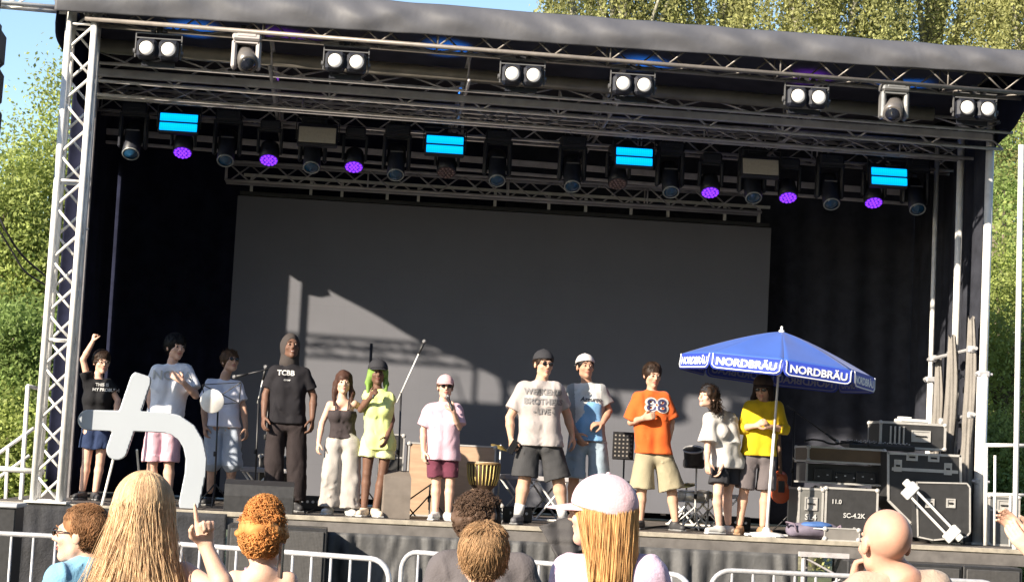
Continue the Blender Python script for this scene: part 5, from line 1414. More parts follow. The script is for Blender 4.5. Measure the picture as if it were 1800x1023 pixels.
wedge(668, 716, 0, .45, .40, R(8), 'grey tall monitor wedge left of the singer in pink', 1, mat('grey_cabinet', (.17, .145, .125), .6), .50)
# --- case with the hand drum
CASEB = mat('case_black', (.026, .026, .028), .55, 0, .15, 12, bump=.15, bscale=200); EDGE = mat('case_edge', (.42, .41, .40), .4, .2, .08, 20); TAUPE = mat('taupe_panel', (.20, .165, .14), .7, 0, .15, 5)
def case(name, px0, px1, py0, Y, dep, label, hgt=None, zb=DZ, m=CASEB, handles=(), latches=True, e=.022, lid=.26, cat='flight case', bottom=None):
    a = at(px0, py0, Y); b = at(px1, py0, Y)
    if bottom: zb = at((px0+px1)/2, bottom, Y)[2]
    h_ = hgt or (a[2]+b[2])/2-zb; w_ = b[0]-a[0]; c = V((a[0]+b[0])/2, Y+dep/2, zb)
    t = empty(name, c, label, cat)
    MB().box(c+V(0, 0, h_/2+.002), (w_-.012, dep-.012, h_-.008)).build('body', m, t)
    q = MB()
    for sx_ in (-1, 1):
        for sy_ in (-1, 1): q.box(c+V(sx_*(w_/2-e/2), sy_*(dep/2-e/2), h_/2), (e, e, h_-2*e-.004))
        for z in (e/2+.002, h_-e/2-.002): q.box(c+V(sx_*(w_/2-e/2), 0, z), (e, dep, e))
    for sy_ in (-1, 1):
        for z in (e/2+.002, h_-e/2-.002): q.box(c+V(0, sy_*(dep/2-e/2), z), (w_-2*e, e, e))
        if lid: q.box(c+V(0, sy_*(dep/2-.004), h_*(1-lid)), (w_-2*e, .012, .02))
    for sx_ in (-1, 1):
        for sy_ in (-1, 1):
            for z in (.02, h_-.02): q.ell(c+V(sx_*(w_/2-.012), sy_*(dep/2-.012), z), (.028, .028, .028), 10, 6)
    q.build('edging', EDGE, t)
    for (fx, fz, sw, sh_) in handles:
        q = MB(); p = c+V(w_*fx, -dep/2-.004, h_*fz); q.rect_frame(p, sw, sh_, .014, .012); q.box(p+V(0, .006, 0), (sw-.03, .006, sh_-.03)); q.build('recessed_handle', EDGE, t)
        q = MB(); q.box(p+V(0, -.008, .0), (sw*.6, .012, .014), bev=.004); q.build('grip', RUB, t)
    return t, c, w_, h_
case('drum_box', 806, 884, 884, .55, .45, 'taupe box carrying the hand drum', m=TAUPE, lid=0, cat='box')
dp = at(847, 884, .75); dp[2] = at((806+884)/2, 884, .55)[2]
t = empty('hand_drum', dp, 'goblet hand drum with ribbed yellow-brown shell standing on the taupe box', 'drum')
hh = at(847, 812, .75)[2]-dp[2]
q = MB(); q.lathe(dp, [(.09, 0), (.085, .02), (.07, hh*.22), (.10, hh*.34), (.135, hh*.42), (.16, hh*.62), (.172, hh*.95), (.168, hh)], 32); q.build('shell', mat('drum_wood', (.055, .032, .02), .4, 0, .3, 8, stretch=(1, 1, .2)), t, True)
q = MB()
for k in range(26):
    a_ = 2*math.pi*k/26; q.path([dp+V(math.cos(a_)*r_, math.sin(a_)*r_, z) for r_, z in ((.142, hh*.44), (.167, hh*.62), (.180, hh*.94))], .0055, 5)
q.build('rope', mat('drum_rope', (.58, .46, .16), .7), t, True)
q = MB(); q.lathe(dp, [(.172, hh*.93), (.184, hh*.93), (.184, hh*.985), (.17, hh)], 32); q.build('rim', mat('drum_rim', (.20, .13, .06), .5), t, True)
MB().lathe(dp, [(.0, hh+.004), (.168, hh+.004), (.17, hh-.004), (0, hh-.004)], 32).build('skin', mat('drum_skin', (.62, .52, .40), .6), t, True)
# --- pale plywood panels and riser at the back
PLY = mat('plywood', (.40, .27, .18), .65, 0, .12, 4, stretch=(1, 1, 6))
def riser(px0, px1, py, Y, dep, label):
    a = dz(px0, 900, Y); b = dz(px1, 900, Y); z = at((px0+px1)/2, py, Y)[2]; w_ = b[0]-a[0]; c = V((a[0]+b[0])/2, Y+dep/2, DZ)
    t = empty('riser', c, label, 'stage riser', 'low risers behind the group')
    MB().box(c+V(0, 0, z-DZ-.03), (w_, dep, .05), bev=.006).build('platform', ALUD, t)
    n = max(1, round(w_/.33))
    for yy in (-dep/2+.03, dep/2-.03):
        q = MB()
        for k in range(n):
            x0 = -w_/2+.02+k*(w_-.04)/n; x1 = x0+(w_-.04)/n
            q.tube(c+V(x0, yy, .01), c+V(x1, yy, z-DZ-.05), .012, 6); q.tube(c+V(x1, yy, .01), c+V(x0, yy, z-DZ-.05), .012, 6)
        q.tube(c+V(-w_/2, yy, .015), c+V(w_/2, yy, .015), .014, 6)
        q.build('scissor_legs', ALU, t)
riser(418, 520, 822, 2.2, .9, 'low riser with crossed legs behind the tall man in black')
riser(884, 998, 836, 2.0, .9, 'low riser with crossed legs behind the big man in grey')
riser(1196, 1300, 866, 2.0, 1.0, 'low riser with crossed legs carrying the drum hardware')
case('wooden_crate', 718, 873, 780, 1.7, .5, 'pale plywood crate glowing in the sun behind the singer in pink', m=PLY, lid=0, e=.018, cat='crate')
for px0, px1, py, Y, lb in ((668, 712, 762, 2.4, 'dark equipment case behind the person in lime'), (456, 520, 800, 2.9, 'dark equipment case behind the tall man in black')):
    case('equipment_case', px0, px1, py, Y, .5, lb, lid=.3, e=.015, cat='equipment case')

# --- stands
def stand(name, px, py_top, Y, label, cat, boom=None, mic=True, r=.010, tri=.24, m=BLKM, mc=None):
    b = dz(px, 900, Y); tp = at(px, py_top, Y); tp[0] = b[0]+.3*(tp[0]-b[0])
    t = empty(name, b, label, cat)
    MB().tube(b+V(0, 0, .10), tp, r, 10).build('tube', m, t, True)
    for k in range(3):
        a_ = k*2.094+.5; MB().path([b+V(0, 0, .26), b+V(math.cos(a_)*tri*.5, math.sin(a_)*tri*.5, .13), b+V(math.cos(a_)*tri, math.sin(a_)*tri, .012)], .008, 6).build('leg', m, t, True)
    MB().lathe(tp-V(0, 0, .5*(tp[2]-b[2])), [(.012, 0), (.018, .005), (.018, .05), (.012, .055)], 10).build('clutch', RUB, t, True)
    if boom:
        e_ = at(boom[0], boom[1], Y-.05); s_ = tp+(tp-e_)*.25
        MB().tube(s_, e_, r*.8, 8).build('boom', mc or m, t, True); d = (e_-tp)/np.linalg.norm(e_-tp)
        if mic:
            g = MB(); g.tube(e_, e_+d*.13, .011, 10, .017); mm = g.build('microphone', BLK, t, True); MB().ell(e_+d*.15, (.024, .024, .024), 12, 8).build('mesh_head', MATS['mic_mesh'], mm, True)
    return t, b, tp
stand('microphone_stand', 463, 648, 1.1, 'black microphone stand reaching its boom towards the boy in sunglasses', 'microphone stand', (436, 657))
stand('microphone_stand', 446, 700, 1.25, 'second black microphone stand, left beside the taller one by the man in black', 'microphone stand', (462, 668), mc=ALU)
stand('microphone_stand', 697, 690, 1.2, 'microphone stand with a long silver boom rising to the right of the person in lime', 'microphone stand', (736, 622), mc=ALU, r=.011)
stand('microphone_stand', 641, 603, 2.6, 'tall dark stand with a pale tip behind the woman with red-brown hair', 'microphone stand', r=.018)
stand('microphone_stand', 1392, 722, 1.4, 'black microphone stand with its boom over the mixing desk', 'microphone stand', (1452, 762))
stand('microphone_stand', 754, 852, .7, 'low microphone stand between grey wedge and the singer in pink', 'microphone stand', (716, 880))
t, b, tp = stand('music_stand', 375, 712, 1.2, 'open wire music stand in front of the boy in lilac', 'music stand', mic=False)
q = MB(); A1_, A2_, A3_, A4_ = at(356, 676, 1.15), at(424, 672, 1.15), at(420, 708, 1.2), at(360, 712, 1.2)
for a, b2 in ((A1_, A2_), (A2_, A3_), (A4_, A1_), (A1_, A3_), (A2_, A4_), (A4_, A3_)): q.tube(a, b2, .006, 6)
q.build('desk_frame', BLKM, t)
dc = at(373, 705, 1.12)
t = empty('white_disc', dc, 'bright white round disc clipped on the wire music stand', 'disc')
MB().lathe(dc, [(.0, -.012), (.125, -.012), (.13, -.004), (.13, .004), (.125, .012), (0, .012)], 32, (0, -1, 0)).build('disc', mat('disc_white', (.85, .83, .8), .4), t, True); MB().box(dc+V(0, .03, -.1), (.03, .04, .06), bev=.006).build('clip', BLKM, t)
t, b, tp = stand('music_stand', 1094, 806, 1.6, 'black perforated music stand left of the boy in orange', 'music stand', mic=False)
a = at(1078, 758, 1.6); c_ = at(1113, 808, 1.6)
q = MB(); q.box(((a[0]+c_[0])/2, 1.6, (a[2]+c_[2])/2), (c_[0]-a[0], .012, a[2]-c_[2])); q.box(((a[0]+c_[0])/2, 1.56, c_[2]), (c_[0]-a[0], .07, .01)); d_ = q.build('desk', BLKM, t)
q = MB()
for i in range(5):
    for k in range(6): q.box((a[0]+.03+i*(c_[0]-a[0]-.06)/4, 1.592, c_[2]+.04+k*(a[2]-c_[2]-.08)/5), (.018, .006, .018))
q.build('perforation', mat('perforation_grey', (.24, .22, .2), .8), d_)
# round black drum bag
p = dz(1098, 900, 1.3)
t = empty('drum_bag', p, 'round black padded bag standing left of the boy in orange', 'bag')
q = MB(); q.lathe(p+V(0, .12, .23), [(0, 0), (.2, 0), (.225, -.03), (.225, -.2), (.2, -.24), (0, -.24)], 28, (0, -1, 0)); q.build('bag_body', mat('bag_black', (.02, .02, .03), .8, bump=.3), t, True)
q = MB(); q.path([p+V(-.08, .0, .44), p+V(-.04, .0, .50), p+V(.04, .0, .50), p+V(.08, .0, .44)], .01); q.build('handle', RUB, t, True)
# lamp on a stand
t, b, tp = stand('lamp_stand', 1222, 822, 1.5, 'silver stand with a black barrel lamp pointing up beside the boy in orange', 'lamp stand', mic=False, m=ALU, tri=.3)
c = at(1220, 800, 1.45)
q = MB(); q.lathe(c-V(0, 0, .10), [(.0, 0), (.09, 0), (.105, .03), (.11, .16), (.105, .17)], 24, (-.12, -.35, .94)); q.box(c-V(0, 0, .09), (.22, .18, .11), bev=.02); q.build('lamp_body', BLKM, t, False)
ax3 = V(-.12, -.35, .94); ax3 /= np.linalg.norm(ax3); f_, s1, s2 = frame(ax3); ce = c-V(0, 0, .10)+ax3*.175
q = MB(); q.path([ce+(s1*math.cos(a_)+s2*math.sin(a_))*.108 for a_ in np.linspace(0, 2*math.pi, 26)[:-1]], .012, 8, True); q.build('lamp_ring', STEEL, t, True)
# drum hardware
def cymbal(px, py, Y, r, label, tilt_=.15):
    p = at(px, py, Y); b = V(p[0], p[1], DZ+.0); t = empty('cymbal_stand', b, label, 'cymbal stand', 'cymbals and hardware behind the boy in orange')
    MB().tube(b+V(0, 0, .05), p+V(0, 0, .03), .009, 8).build('tube', ALU, t, True)
    for k in range(3):
        a_ = k*2.094+.2; MB().tube(b+V(0, 0, .22), b+V(math.cos(a_)*.2, math.sin(a_)*.2, .012), .009, 6).build('leg', ALU, t, True)
    MB().lathe(p, [(0, .022), (.03, .018), (.04, .006), (r, -.004), (r, -.007), (.04, .002), (0, .016)], 28, (tilt_, -.2, 1)).build('cymbal', mat('brass', (.72, .52, .16), .28, .8, .1, 8), t, True)
cymbal(1246, 866, 2.1, .13, 'brass cymbal low between the boy in orange and the bending woman'); cymbal(1207, 852, 2.3, .11, 'small cymbal right beside the leg of the boy in orange', -.2)
cymbal(880, 786, 2.4, .12, 'small cymbal beside the big man in grey', .3)
p = dz(1222, 900, 1.9)
t = empty('snare_drum', p+V(0, 0, .3), 'pale snare drum on the low riser behind the bending woman', 'drum')
MB().lathe(p+V(-.02, .05, .30), [(0, 0), (.165, 0), (.165, .13), (0, .13)], 30).build('shell', mat('snare_shell', (.55, .52, .46), .35, .3), t, True)
q = MB()
for z in (.305, .425): q.path([p+V(-.02+.17*math.cos(a_), .05+.17*math.sin(a_), z) for a_ in np.linspace(0, 2*math.pi, 26)[:-1]], .008, 6, True)
for k in range(8): q.tube(p+V(-.02+.172*math.cos(k*.785), .05+.172*math.sin(k*.785), .31), p+V(-.02+.172*math.cos(k*.785), .05+.172*math.sin(k*.785), .42), .005, 6)
q.build('hoops', STEEL, t, True)
# electric guitar leaning behind the umbrella pole
p = dz(1372, 900, 1.2); top_ = at(1366, 758, 1.35)
t = empty('guitar', p, 'orange-red guitar leaning behind the umbrella pole', 'guitar')
bz = at(1371, 890, 1.2)[2]; G = Field(V(p[0]-.25, 1.1, bz-.05), V(p[0]+.25, 1.4, bz+.55), .008)
G.el(V(p[0], 1.23, bz+.15), (.115, .03, .12)); G.el(V(p[0]-.01, 1.24, bz+.31), (.085, .03, .09), k=.05)
G.plane((0, -1, 0), (0, 1.212, 0)); G.build('guitar_body', mat('guitar_red', (.42, .075, .025), .25, coat=.6), t)
q = MB(); q.tube(V(p[0]-.01, 1.225, bz+.36), V(top_[0], 1.3, top_[2]+.1), .020, 8); q.box(V(top_[0], 1.3, top_[2]+.18), (.08, .02, .16)); q.build('neck', mat('neck_wood', (.12, .06, .03), .5), t)
MB().box(V(p[0], 1.205, bz+.22), (.07, .012, .13), bev=.004).build('pickguard', BLK, t)
q = MB(); q.tube(p+V(-.12, 0, 0), p+V(-.12, .1, bz-DZ+.05), .01); q.tube(p+V(.12, 0, 0), p+V(.12, .1, bz-DZ+.05), .01); q.box(p+V(0, .02, .02), (.3, .04, .02)); q.build('stand', BLKM, t)

# --- the mixing place on the right
tb, c, w_, h_ = case('desk_case', 1420, 1557, 786, 1.1, .62, 'long open rack case serving as a mixing desk with a brown front', lid=0, m=mat('case_brown', (.10, .065, .035), .55, 0, .2, 5), zb=at(1488, 815, 1.1)[2], cat='equipment case')
zb = at(1488, 852, 1.1)[2]
t = empty('rack_shelf', V(c[0], 1.4, zb), 'shelf with black amplifiers under the mixing desk', 'rack')
q = MB(); q.box(V(c[0], 1.42, (c[2]+zb)/2), (w_-.03, .5, c[2]-zb-.02)); q.build('inner_box', BLK, t)
q = MB(); q.box(V(c[0], 1.40, zb+.012), (w_, .6, .02)); q.box(V(c[0]-w_/2+.01, 1.15, (c[2]+zb)/2), (.02, .02, c[2]-zb-.03)); q.build('shelf_board', EDGE, t)
q = MB()
for k, (fx, ww, hh2) in enumerate(((-.28, .2, .14), (.0, .2, .10), (.27, .22, .12))): q.box(V(c[0]+fx*w_, 1.17, zb+.03+hh2/2), (ww, .08, hh2), bev=.006)
q.build('amplifier', BLKM, t)
q = MB(); 
for k in range(7): q.box(V(c[0]-.3+k*.1, 1.127, zb+.08+.02*(k % 2)), (.02, .004, .012))
q.build('knob', STEEL, t)
zt_ = at(1488, 786, 1.1)[2]
t = empty('mixing_desk', V(c[0]+.35, 1.4, zt_), 'flat black mixing console with cables lying on the long desk case', 'mixing console')
q = MB(); q.box(V(c[0]+.42, 1.38, zt_+.035), (.75, .42, .06), M=np.array(Matrix.Rotation(R(5), 3, 'X')), bev=.01); q.build('console', BLK, t)
q = MB()
rg = np.random.default_rng(3)
for k in range(14):
    for l_ in range(3): q.lathe(V(c[0]+.10+k*.05, 1.25+l_*.1, zt_+.062+l_*.012), [(.008, 0), (.008, .014), (0, .014)], 8)
q.build('knob', mat('knob_grey', (.3, .3, .33), .5), t)
cable('desk_cable', [V(c[0]-.45, 1.2, zt_+.03)+V(i*.09, .05*math.sin(i*2.1), .02+.02*math.sin(i*1.3)) for i in range(9)], .011, 'black cable coiled along the top of the long desk case')
tb, c2, w2, h2 = case('top_case', 1547, 1664, 742, 1.35, .5, 'small open rack case with pale edges standing on top of the desk', zb=at(1605, 790, 1.35)[2], lid=0, e=.026, handles=((.12, .5, .22, .13),))
q = MB()
for k in range(4): q.box(c2+V(-w2*.34+k*.05, -.262, h2*.5), (.018, .02, h2*.65), bev=.003)
q.build('rack_bar', EDGE, tb); 
p = c2+V(.05, 0, h2)
tag(MB().box(p+V(0, 0, .022), (.34, .2, .04), .1, .01).box(p+V(-.08, 0, .055), (.12, .12, .02), .3, .005).build('white_device', WHT, None, loc=tuple(p)), 'flat white device lying on the small top case', 'device')
for (a0, a1, lb, nm, hd_) in ((1404, 1449, 'narrow grey-fronted flight case lettered SL4 under the mixing desk', 'SL4', ((0, .68, .14, .14),)), (1451, 1545, 'black flight case lettered 11.0 and SC-4.2K under the mixing desk', 'SC-4.2K', ())):
    tb, c3, w3, h3 = case('flight_case', a0, a1, 857, .75, .5, lb, m=CASEB if nm != 'SL4' else mat('case_grey', (.14, .14, .135), .6), lid=0, handles=hd_)
    yq = .75-.004
    if nm == 'SL4': text('lettering', nm, .065, V(c3[0], yq, DZ+h3*.36), (1, 0, 0), (0, 0, 1), INKW, tb, .03)
    else:
        text('lettering', nm, .052, V(c3[0]+.03, yq, DZ+h3*.42), (1, 0, 0), (0, 0, 1), INKW, tb, .03); text('lettering', '11.0', .048, V(c3[0]-.17, yq, DZ+h3*.68), (1, 0, 0), (0, 0, 1), INKW, tb, .03)
# big case: front plate with the slanted lower left corner, and the smaller one before it
def slab(name, poly, Y, dep, m, label, cat, e=.028, group=None):
    P_ = [at(x, y, Y) for x, y in poly]
    c = sum(P_)/len(P_); o = V(c[0], Y, DZ); t = empty(name, o, label, cat, group)
    q = MB(); q.prism(P_, V(0, dep, 0)); q.build('body', m, t)
    q = MB(); n = len(P_)
    for i in range(n):
        a, b = P_[i], P_[(i+1) % n]; u = (b-a)/np.linalg.norm(b-a); inn = V(-u[2], 0, u[0])
        if (c-a)@inn < 0: inn = -inn
        L_ = np.linalg.norm(b-a)
        q.box((a+b)/2+inn*e/2+V(0, -.004, 0), (L_-.01, .012, e), M=np.array([u, V(0, 1, 0), np.cross(u, V(0, 1, 0))]).T)
    q.build('edging', EDGE, t)
    return t, P_
def plates(t, pts, Y, w_=.13, h_=.11, m=EDGE):
    for (x, y) in pts:
        p = at(x, y, Y); q = MB(); q.rect_frame(p+V(0, -.008, 0), w_, h_, .016, .014); q.box(p+V(0, -.002, 0), (w_-.02, .006, h_-.02)); k = q.build('latch_plate', m, t); MB().box(p+V(0, -.014, 0), (w_*.55, .012, .02), bev=.004).build('latch', RUB, k)
t, P_ = slab('flight_case', [(1559, 794), (1690, 799), (1692, 958), (1640, 956), (1600, 921), (1559, 880)], .85, .62, CASEB, 'large black flight case with slanted lower corner and four pale latches', 'flight case', .026)
plates(t, [(1603, 803), (1641, 805)], .85, .125, .08); plates(t, [(1578, 818), (1666, 824)], .85, .085, .13)
q = MB(); a, b = at(1568, 824, .845), at(1684, 829, .845); q.box((a+b)/2, (b[0]-a[0], .012, .035), M=np.array(Matrix.Rotation(R(0), 3, 'Y'))); q.build('lid_seam', EDGE, t)
t, P_ = slab('flight_case', [(1610, 846), (1700, 848), (1706, 856), (1706, 936), (1699, 944), (1640, 950), (1612, 944)], .62, .2, CASEB, 'lower black flight case lid standing in front of the large case', 'flight case', .016)
plates(t, [(1634, 884), (1671, 884)], .62, .10, .10)
Yd = .48
t = empty('folded_stand', dz(1640, 930, Yd), 'white folded double-bar stand leaning diagonally on the black flight cases', 'folded stand')
A1_, B1_ = at(1600, 862, Yd), at(1673, 938, Yd); u = (B1_-A1_)/np.linalg.norm(B1_-A1_); nv_ = V(-u[2], 0, u[0]); Md = np.array([u, V(0, 1, 0), np.cross(u, V(0, 1, 0))]).T
q = MB()
for s_ in (-.045, .045): q.box((A1_+B1_)/2+nv_*s_, (np.linalg.norm(B1_-A1_), .035, .026), M=Md, bev=.004)
q.build('bar', WHT, t)
for p, k in ((A1_, -1), (B1_, 1)): q = MB(); q.box(p+u*.0, (.11, .06, .19), M=Md, bev=.012); q.box(p+u*k*.07+nv_*.03, (.09, .05, .08), M=Md, bev=.01); q.build('end_block', mat('block_grey', (.60, .60, .58), .5, 0, .2, 20), t)
# bag at the stage edge
p = dz(1430, 940, .12)
t = empty('travel_bag', p, 'blue and mauve travel bag lying at the stage edge before the flight cases', 'bag')
G = Field(p-V(.4, .25, 0), p+V(.4, .4, .3), .01); G.rc(p+V(-.2, .08, .085), p+V(.2, .08, .085), .085, .08); G.el(p+V(.0, .06, .10), (.27, .12, .085)); G.noise(.006, 22, seed=6); G.plane((0, 0, -1), p+V(0, 0, .004))
G.build('bag_body', mat('bag_mauve', (.13, .11, .15), .8, 0, .2, 10), t)
G = Field(p-V(.3, .25, 0), p+V(.3, .4, .3), .01); G.el(p+V(.03, .03, .15), (.17, .10, .035)); G.noise(.004, 22, seed=2); G.build('flap', mat('bag_blue', (.05, .12, .32), .7), t)
MB().box(p+V(.06, -.072, .12), (.16, .01, .014), bev=.003).build('stripe', WHT, t)
q = MB(); q.path([p+V(-.25, .05, .1), p+V(-.3, -.02, .17), p+V(-.22, -.04, .16), p+V(-.18, -.03, .08)], .012); q.path([p+V(.22, .05, .1), p+V(.28, -.02, .16), p+V(.3, -.04, .08)], .012); q.build('strap', mat('bag_mauve'.replace('mauve', 'strap'), (.16, .12, .16), .8), t, True)
case('equipment_box', 1449, 1512, 934, .03, .2, 'small grey box at the stage edge right of the travel bag', hgt=.14, m=mat('box_grey', (.16, .15, .14), .7), lid=0, e=.012, cat='box')
case('flight_case', 1738, 1794, 870, 1.0, .5, 'grey flight case behind the pale railing at the right end', m=mat('case_bluegrey', (.10, .105, .11), .6), lid=.3, handles=((0, .8, .16, .12),))
# dark cloth thrown over the stage edge
def drape(u, v):
    pa, pb, pc, pd = at(948, 924, -.14), at(1026, 902, -.10), at(1032, 962, -.34), at(984, 988, -.42)
    P = (pa[:, None, None]*((1-u)*(1-v))+pb[:, None, None]*(u*(1-v))+pc[:, None, None]*(u*v)+pd[:, None, None]*((1-u)*v))
    P[1] = P[1]-.05*np.sin(math.pi*u)*np.sin(math.pi*v)-.03*np.sin(u*11+v*3)-.02*np.sin(u*5-v*14)
    return P[0], P[1], P[2]
o = sheet('draped_jacket', drape, 40, 30, mat('jacket_dark', (.04, .037, .038), .8, 0, .15, 5, bump=.3), None, .03, loc=tuple(at(990, 940, -.2)))
tag(o, 'dark jacket thrown over the stage edge beside the pink cap', 'jacket')
# black box and grey table at the far left below the rail
c = onz(-10, 985, .5); 
t = empty('equipment_box', V(c[0]-.1, -1.2, 0), 'black transport box at the left picture edge below the stair railing', 'box')
a = at(-60, 885, -1.2); b = at(20, 1000, -1.2)
MB().box(((a[0]+b[0])/2, -.95, a[2]/2), (b[0]-a[0], .5, a[2]-.03), bev=.01).build('body', BLK, t); MB().box(((a[0]+b[0])/2, -.95, a[2]), (b[0]-a[0]+.04, .56, .04), bev=.01).build('top', mat('table_grey', (.42, .43, .45), .6), t)
for px, Y_, lb in ((540, 1.9, 'small black box on the deck behind the tall man in black'), (905, 1.3, 'small black box on the deck behind the feet of the big man in grey'), (1060, 1.6, 'small black box on the deck behind the man in blue and white'), (1290, 1.9, 'small black box on the deck behind the bending woman')):
    p = dz(px, 900, Y_); t = empty('stage_box', p, lb, 'box', 'small black boxes on the deck')
    MB().box(p+V(0, 0, .085), (.34, .22, .16), .2, .012).build('body', BLK, t); q = MB()
    for k in range(5): q.lathe(p+V(-.12+k*.06, -.115+.0*k, .10), [(.016, 0), (.016, .012), (0, .012)], 10, (-.2, -1, 0))
    q.build('socket', STEEL, t)
# cables on the deck
for i, (pts, lb) in enumerate(((((700, 905), (730, 893), (760, 903), (745, 880)), 'tangled black cable at the foot of the low microphone stand'), (((1090, 925), (1110, 905), (1215, 915), (1240, 905)), 'black cable running along the deck behind the boy in orange'), (((880, 905), (900, 898), (930, 905), (960, 898), (975, 905)), 'black cable on the deck behind the big man in grey'), (((540, 900), (560, 894), (600, 899), (660, 897)), 'black cable behind the woman in pale trousers'), (((1130, 928), (1180, 924), (1250, 932), (1330, 931), (1400, 936)), 'black cable snaking along the deck below the umbrella'), (((805, 912), (840, 907), (890, 910), (930, 914)), 'black cable in front of the drum box'),
                             (((250, 882), (290, 876), (330, 880), (380, 874)), 'black cable on the deck behind the white sign'))):
    cable('stage_cable', [onz(x, y, DZ+.012) for x, y in pts], .010, lb)
# ================================================================== TREES
def leafm(n, c, tr=.35):
    m = mat('leaves_'+n, c, .55, 0, .45, 1.6, transl=tr, spec=.25)
    return m
BARK = mat('bark', (.16, .13, .10), .9, 0, .3, 8, bump=.6, bscale=20, stretch=(1, 1, .2)); BIRCH = mat('birch_bark', (.26, .25, .19), .8, 0, .4, 5, stretch=(.4, .4, 3))
def crown_mesh(seed, H, rx, rz_, zc, ncl, nlf, lsz, weep=0.0, cr=.55):
    """leaf clusters around limb ends: returns verts, quads, cluster centres"""
    r = np.random.default_rng(seed); C_ = []
    while len(C_) < ncl:
        p = r.normal(size=3); p /= np.linalg.norm(p); p *= r.uniform(.25, 1)**.45
        lump = 1+.22*math.sin(3*math.atan2(p[1], p[0])+seed)+.15*math.sin(5*p[2]*2+seed)
        q = V(p[0]*rx*lump, p[1]*rx*lump, zc+p[2]*rz_)
        q[0] *= (1-.35*max(0, p[2])); q[1] *= (1-.35*max(0, p[2]))
        C_.append(q)
    C_ = np.array(C_); per = nlf//ncl; ctr = np.repeat(C_, per, 0); n = len(ctr)
    sz = np.repeat(r.uniform(.6, 1.25, ncl), per)[:, None]
    off = r.normal(size=(n, 3))*V(cr, cr, cr*.75)*sz*.62
    if weep: off[:, 2] = -np.abs(r.normal(size=n))*weep*sz[:, 0]; off[:, 0:2] *= .45; off[:, 2] += .3
    P = ctr+off
    s = lsz*r.uniform(.6, 1.3, (n, 1)); a = r.normal(size=(n, 3)); a[:, 2] -= .8 if weep else .3; a /= np.linalg.norm(a, axis=1, keepdims=True)
    b = np.cross(a, r.normal(size=(n, 3))); b /= np.linalg.norm(b, axis=1, keepdims=True)
    Vv = np.stack([P, P+a*s*.5+b*s*.28, P+a*s, P+a*s*.5-b*s*.28], 1).reshape(-1, 3)
    return Vv, np.arange(n*4).reshape(-1, 4), C_
def tree(x, y, H, rx, label, cat='tree', seed=1, nlf=26000, lsz=.13, weep=0, low=.22, mleaf=None, bark=BARK, group=None, ncl=150, cr=.55, name='tree'):
    t = empty(name, (x, y, 0), label, cat, group)
    zc = H*(1+low)/2; rz_ = H*(1-low)/2
    Vv, Q, C_ = crown_mesh(seed, H, rx, rz_, zc, ncl, nlf, lsz, weep, cr)
    mk('crown', Vv+V(x, y, 0), Q, mleaf, t)
    r = random.Random(seed); q = MB(); pts = []; n = 7
    for i in range(n+1): pts.append(V(x+.25*math.sin(i*1.1+seed)*i/n, y+.2*math.cos(i*1.3+seed)*i/n, H*.85*i/n))
    q.path(pts, [H*.018*(1-.85*i/n)+.02 for i in range(n+1)], 10)
    for c in C_[::max(1, len(C_)//26)]:
        f = min(.9, max(.15, (c[2]/H-.12))); i = f*n; p0 = pts[int(i)]; e = c+V(x, y, 0)
        q.path([p0, (p0+e)/2+V(0, 0, .25), e], [.06*H/9, .04*H/9, .012], 6)
    q.build('trunk', bark, t, True)
    return t
LM1 = leafm('yellow_green', (.34, .40, .12), .5); LM2 = leafm('mid_green', (.27, .36, .11), .5); LM3 = leafm('deep_green', (.19, .27, .08), .5); LM4 = leafm('birch_gold', (.36, .37, .15), .5)
def tp(px, Y): return (px-620)*(Y+20)/3400
tree(tp(108, 11), 11, 7.8, 1.6, 'tall yellow-green tree rising beside the left truss tower', seed=3, mleaf=LM1, low=.1, nlf=60000, lsz=.075)
tree(tp(20, 10), 10, 6.3, 1.5, 'loose green tree at the left picture edge below the loudspeakers', seed=8, mleaf=LM1, low=.1, nlf=52000, lsz=.075)
tree(tp(60, 16), 16, 6.2, 3.2, 'darker broad tree behind the two pale trees on the left', seed=5, mleaf=LM2, low=.06, nlf=60000, lsz=.10)
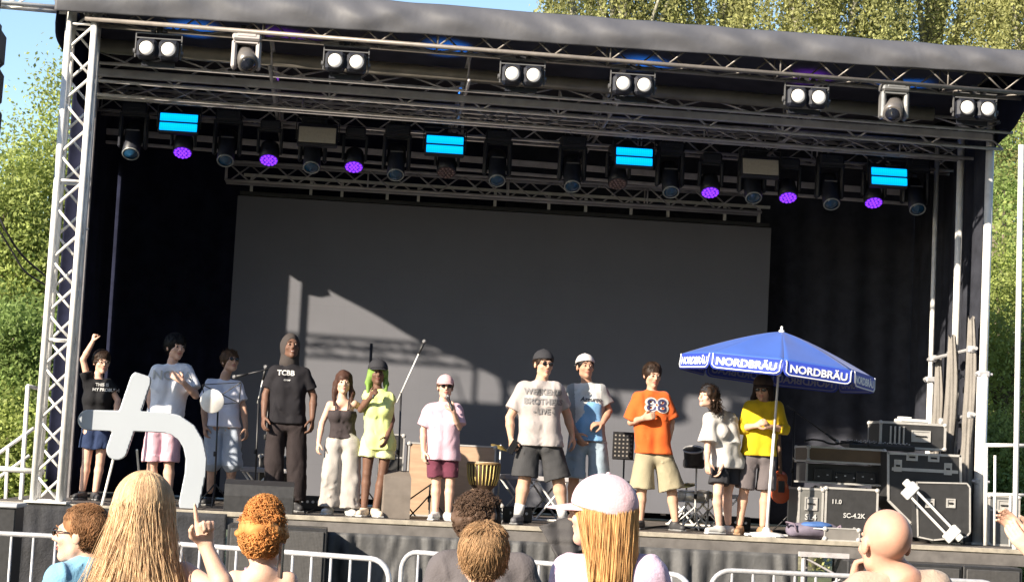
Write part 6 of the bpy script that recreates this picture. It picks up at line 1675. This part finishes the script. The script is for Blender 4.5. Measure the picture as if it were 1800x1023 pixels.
for i, (px, Y, H, rx, m_, lb) in enumerate(((72, 7.5, 4.2, 1.0, LM3, 'dark green shrub right behind the left truss tower'), (15, 8, 4.0, 1.2, LM3, 'dark green shrub above the stair railing'), (40, 6.5, 2.6, 1.1, LM1, 'low yellow-green shrub beside the stair railing'), (-30, 7, 3.4, 1.3, LM2, 'green shrub at the lower left picture edge'))):
    tree(tp(px, Y), Y, H, rx, lb, 'shrub', 20+i, 30000, .07, 0, .02, m_, BARK, 'shrubs left of the stage', 90, .42, 'shrub')
for i, (px, H, rx, Y, lb) in enumerate(((1055, 16.5, 2.3, 20, 'weeping birch whose hanging twigs start left of the roof centre'), (1260, 17.5, 2.5, 21, 'second weeping birch from the left above the roof'), (1450, 17, 2.4, 19.5, 'third weeping birch from the left above the roof'), (1660, 17.5, 2.6, 20.5, 'weeping birch above the right end of the roof'), (1850, 17, 2.7, 19, 'weeping birch at the right picture edge'))):
    tree(tp(px, Y), Y, H, rx, lb, 'birch tree', 40+i, 105000, .088, 1.8, .15, LM4, BIRCH, 'weeping birches behind the stage', 230, .5, 'birch_tree')
for i, (px, Y, H, rx, m_, lb) in enumerate(((1775, 9, 6.0, 1.25, LM1, 'bright green young tree right of the side curtain'), (1800, 12, 8.2, 1.8, LM2, 'mid green tree at the right picture edge'), (1765, 8, 3.0, .8, LM1, 'sunny low shrub behind the pale railing'), (1800, 7.5, 1.9, 1.0, LM2, 'dark low shrub behind the right flight case'))):
    tree(tp(px, Y), Y, H, rx, lb, 'tree' if H > 4 else 'shrub', 60+i, 40000, .07, 0, .06, m_, BARK, 'greenery right of the stage', 110, .45, 'tree' if H > 4 else 'shrub')
# trees behind the audience, out of view, added to close the low sky in front of the stage
src = tree(4, -39, 23, 6.2, 'unseen broad tree added behind the audience to block low sky', seed=90, mleaf=LM3, low=.05, nlf=10000, lsz=.85, ncl=200, cr=1.3, group='unseen trees added to block low sky')
for n_, (x, y) in enumerate(((14, -40), (-6, -41), (24, -38), (33, -34), (38, -25), (-14, -45), (42, -14))):
    c = copy_tree(src); c['label'] = ('first', 'second', 'third', 'fourth', 'fifth', 'sixth', 'seventh')[n_]+' unseen tree of the row added behind the audience to block low sky'; c.location = (x, y, 0); c.rotation_euler = (0, 0, x*1.3)
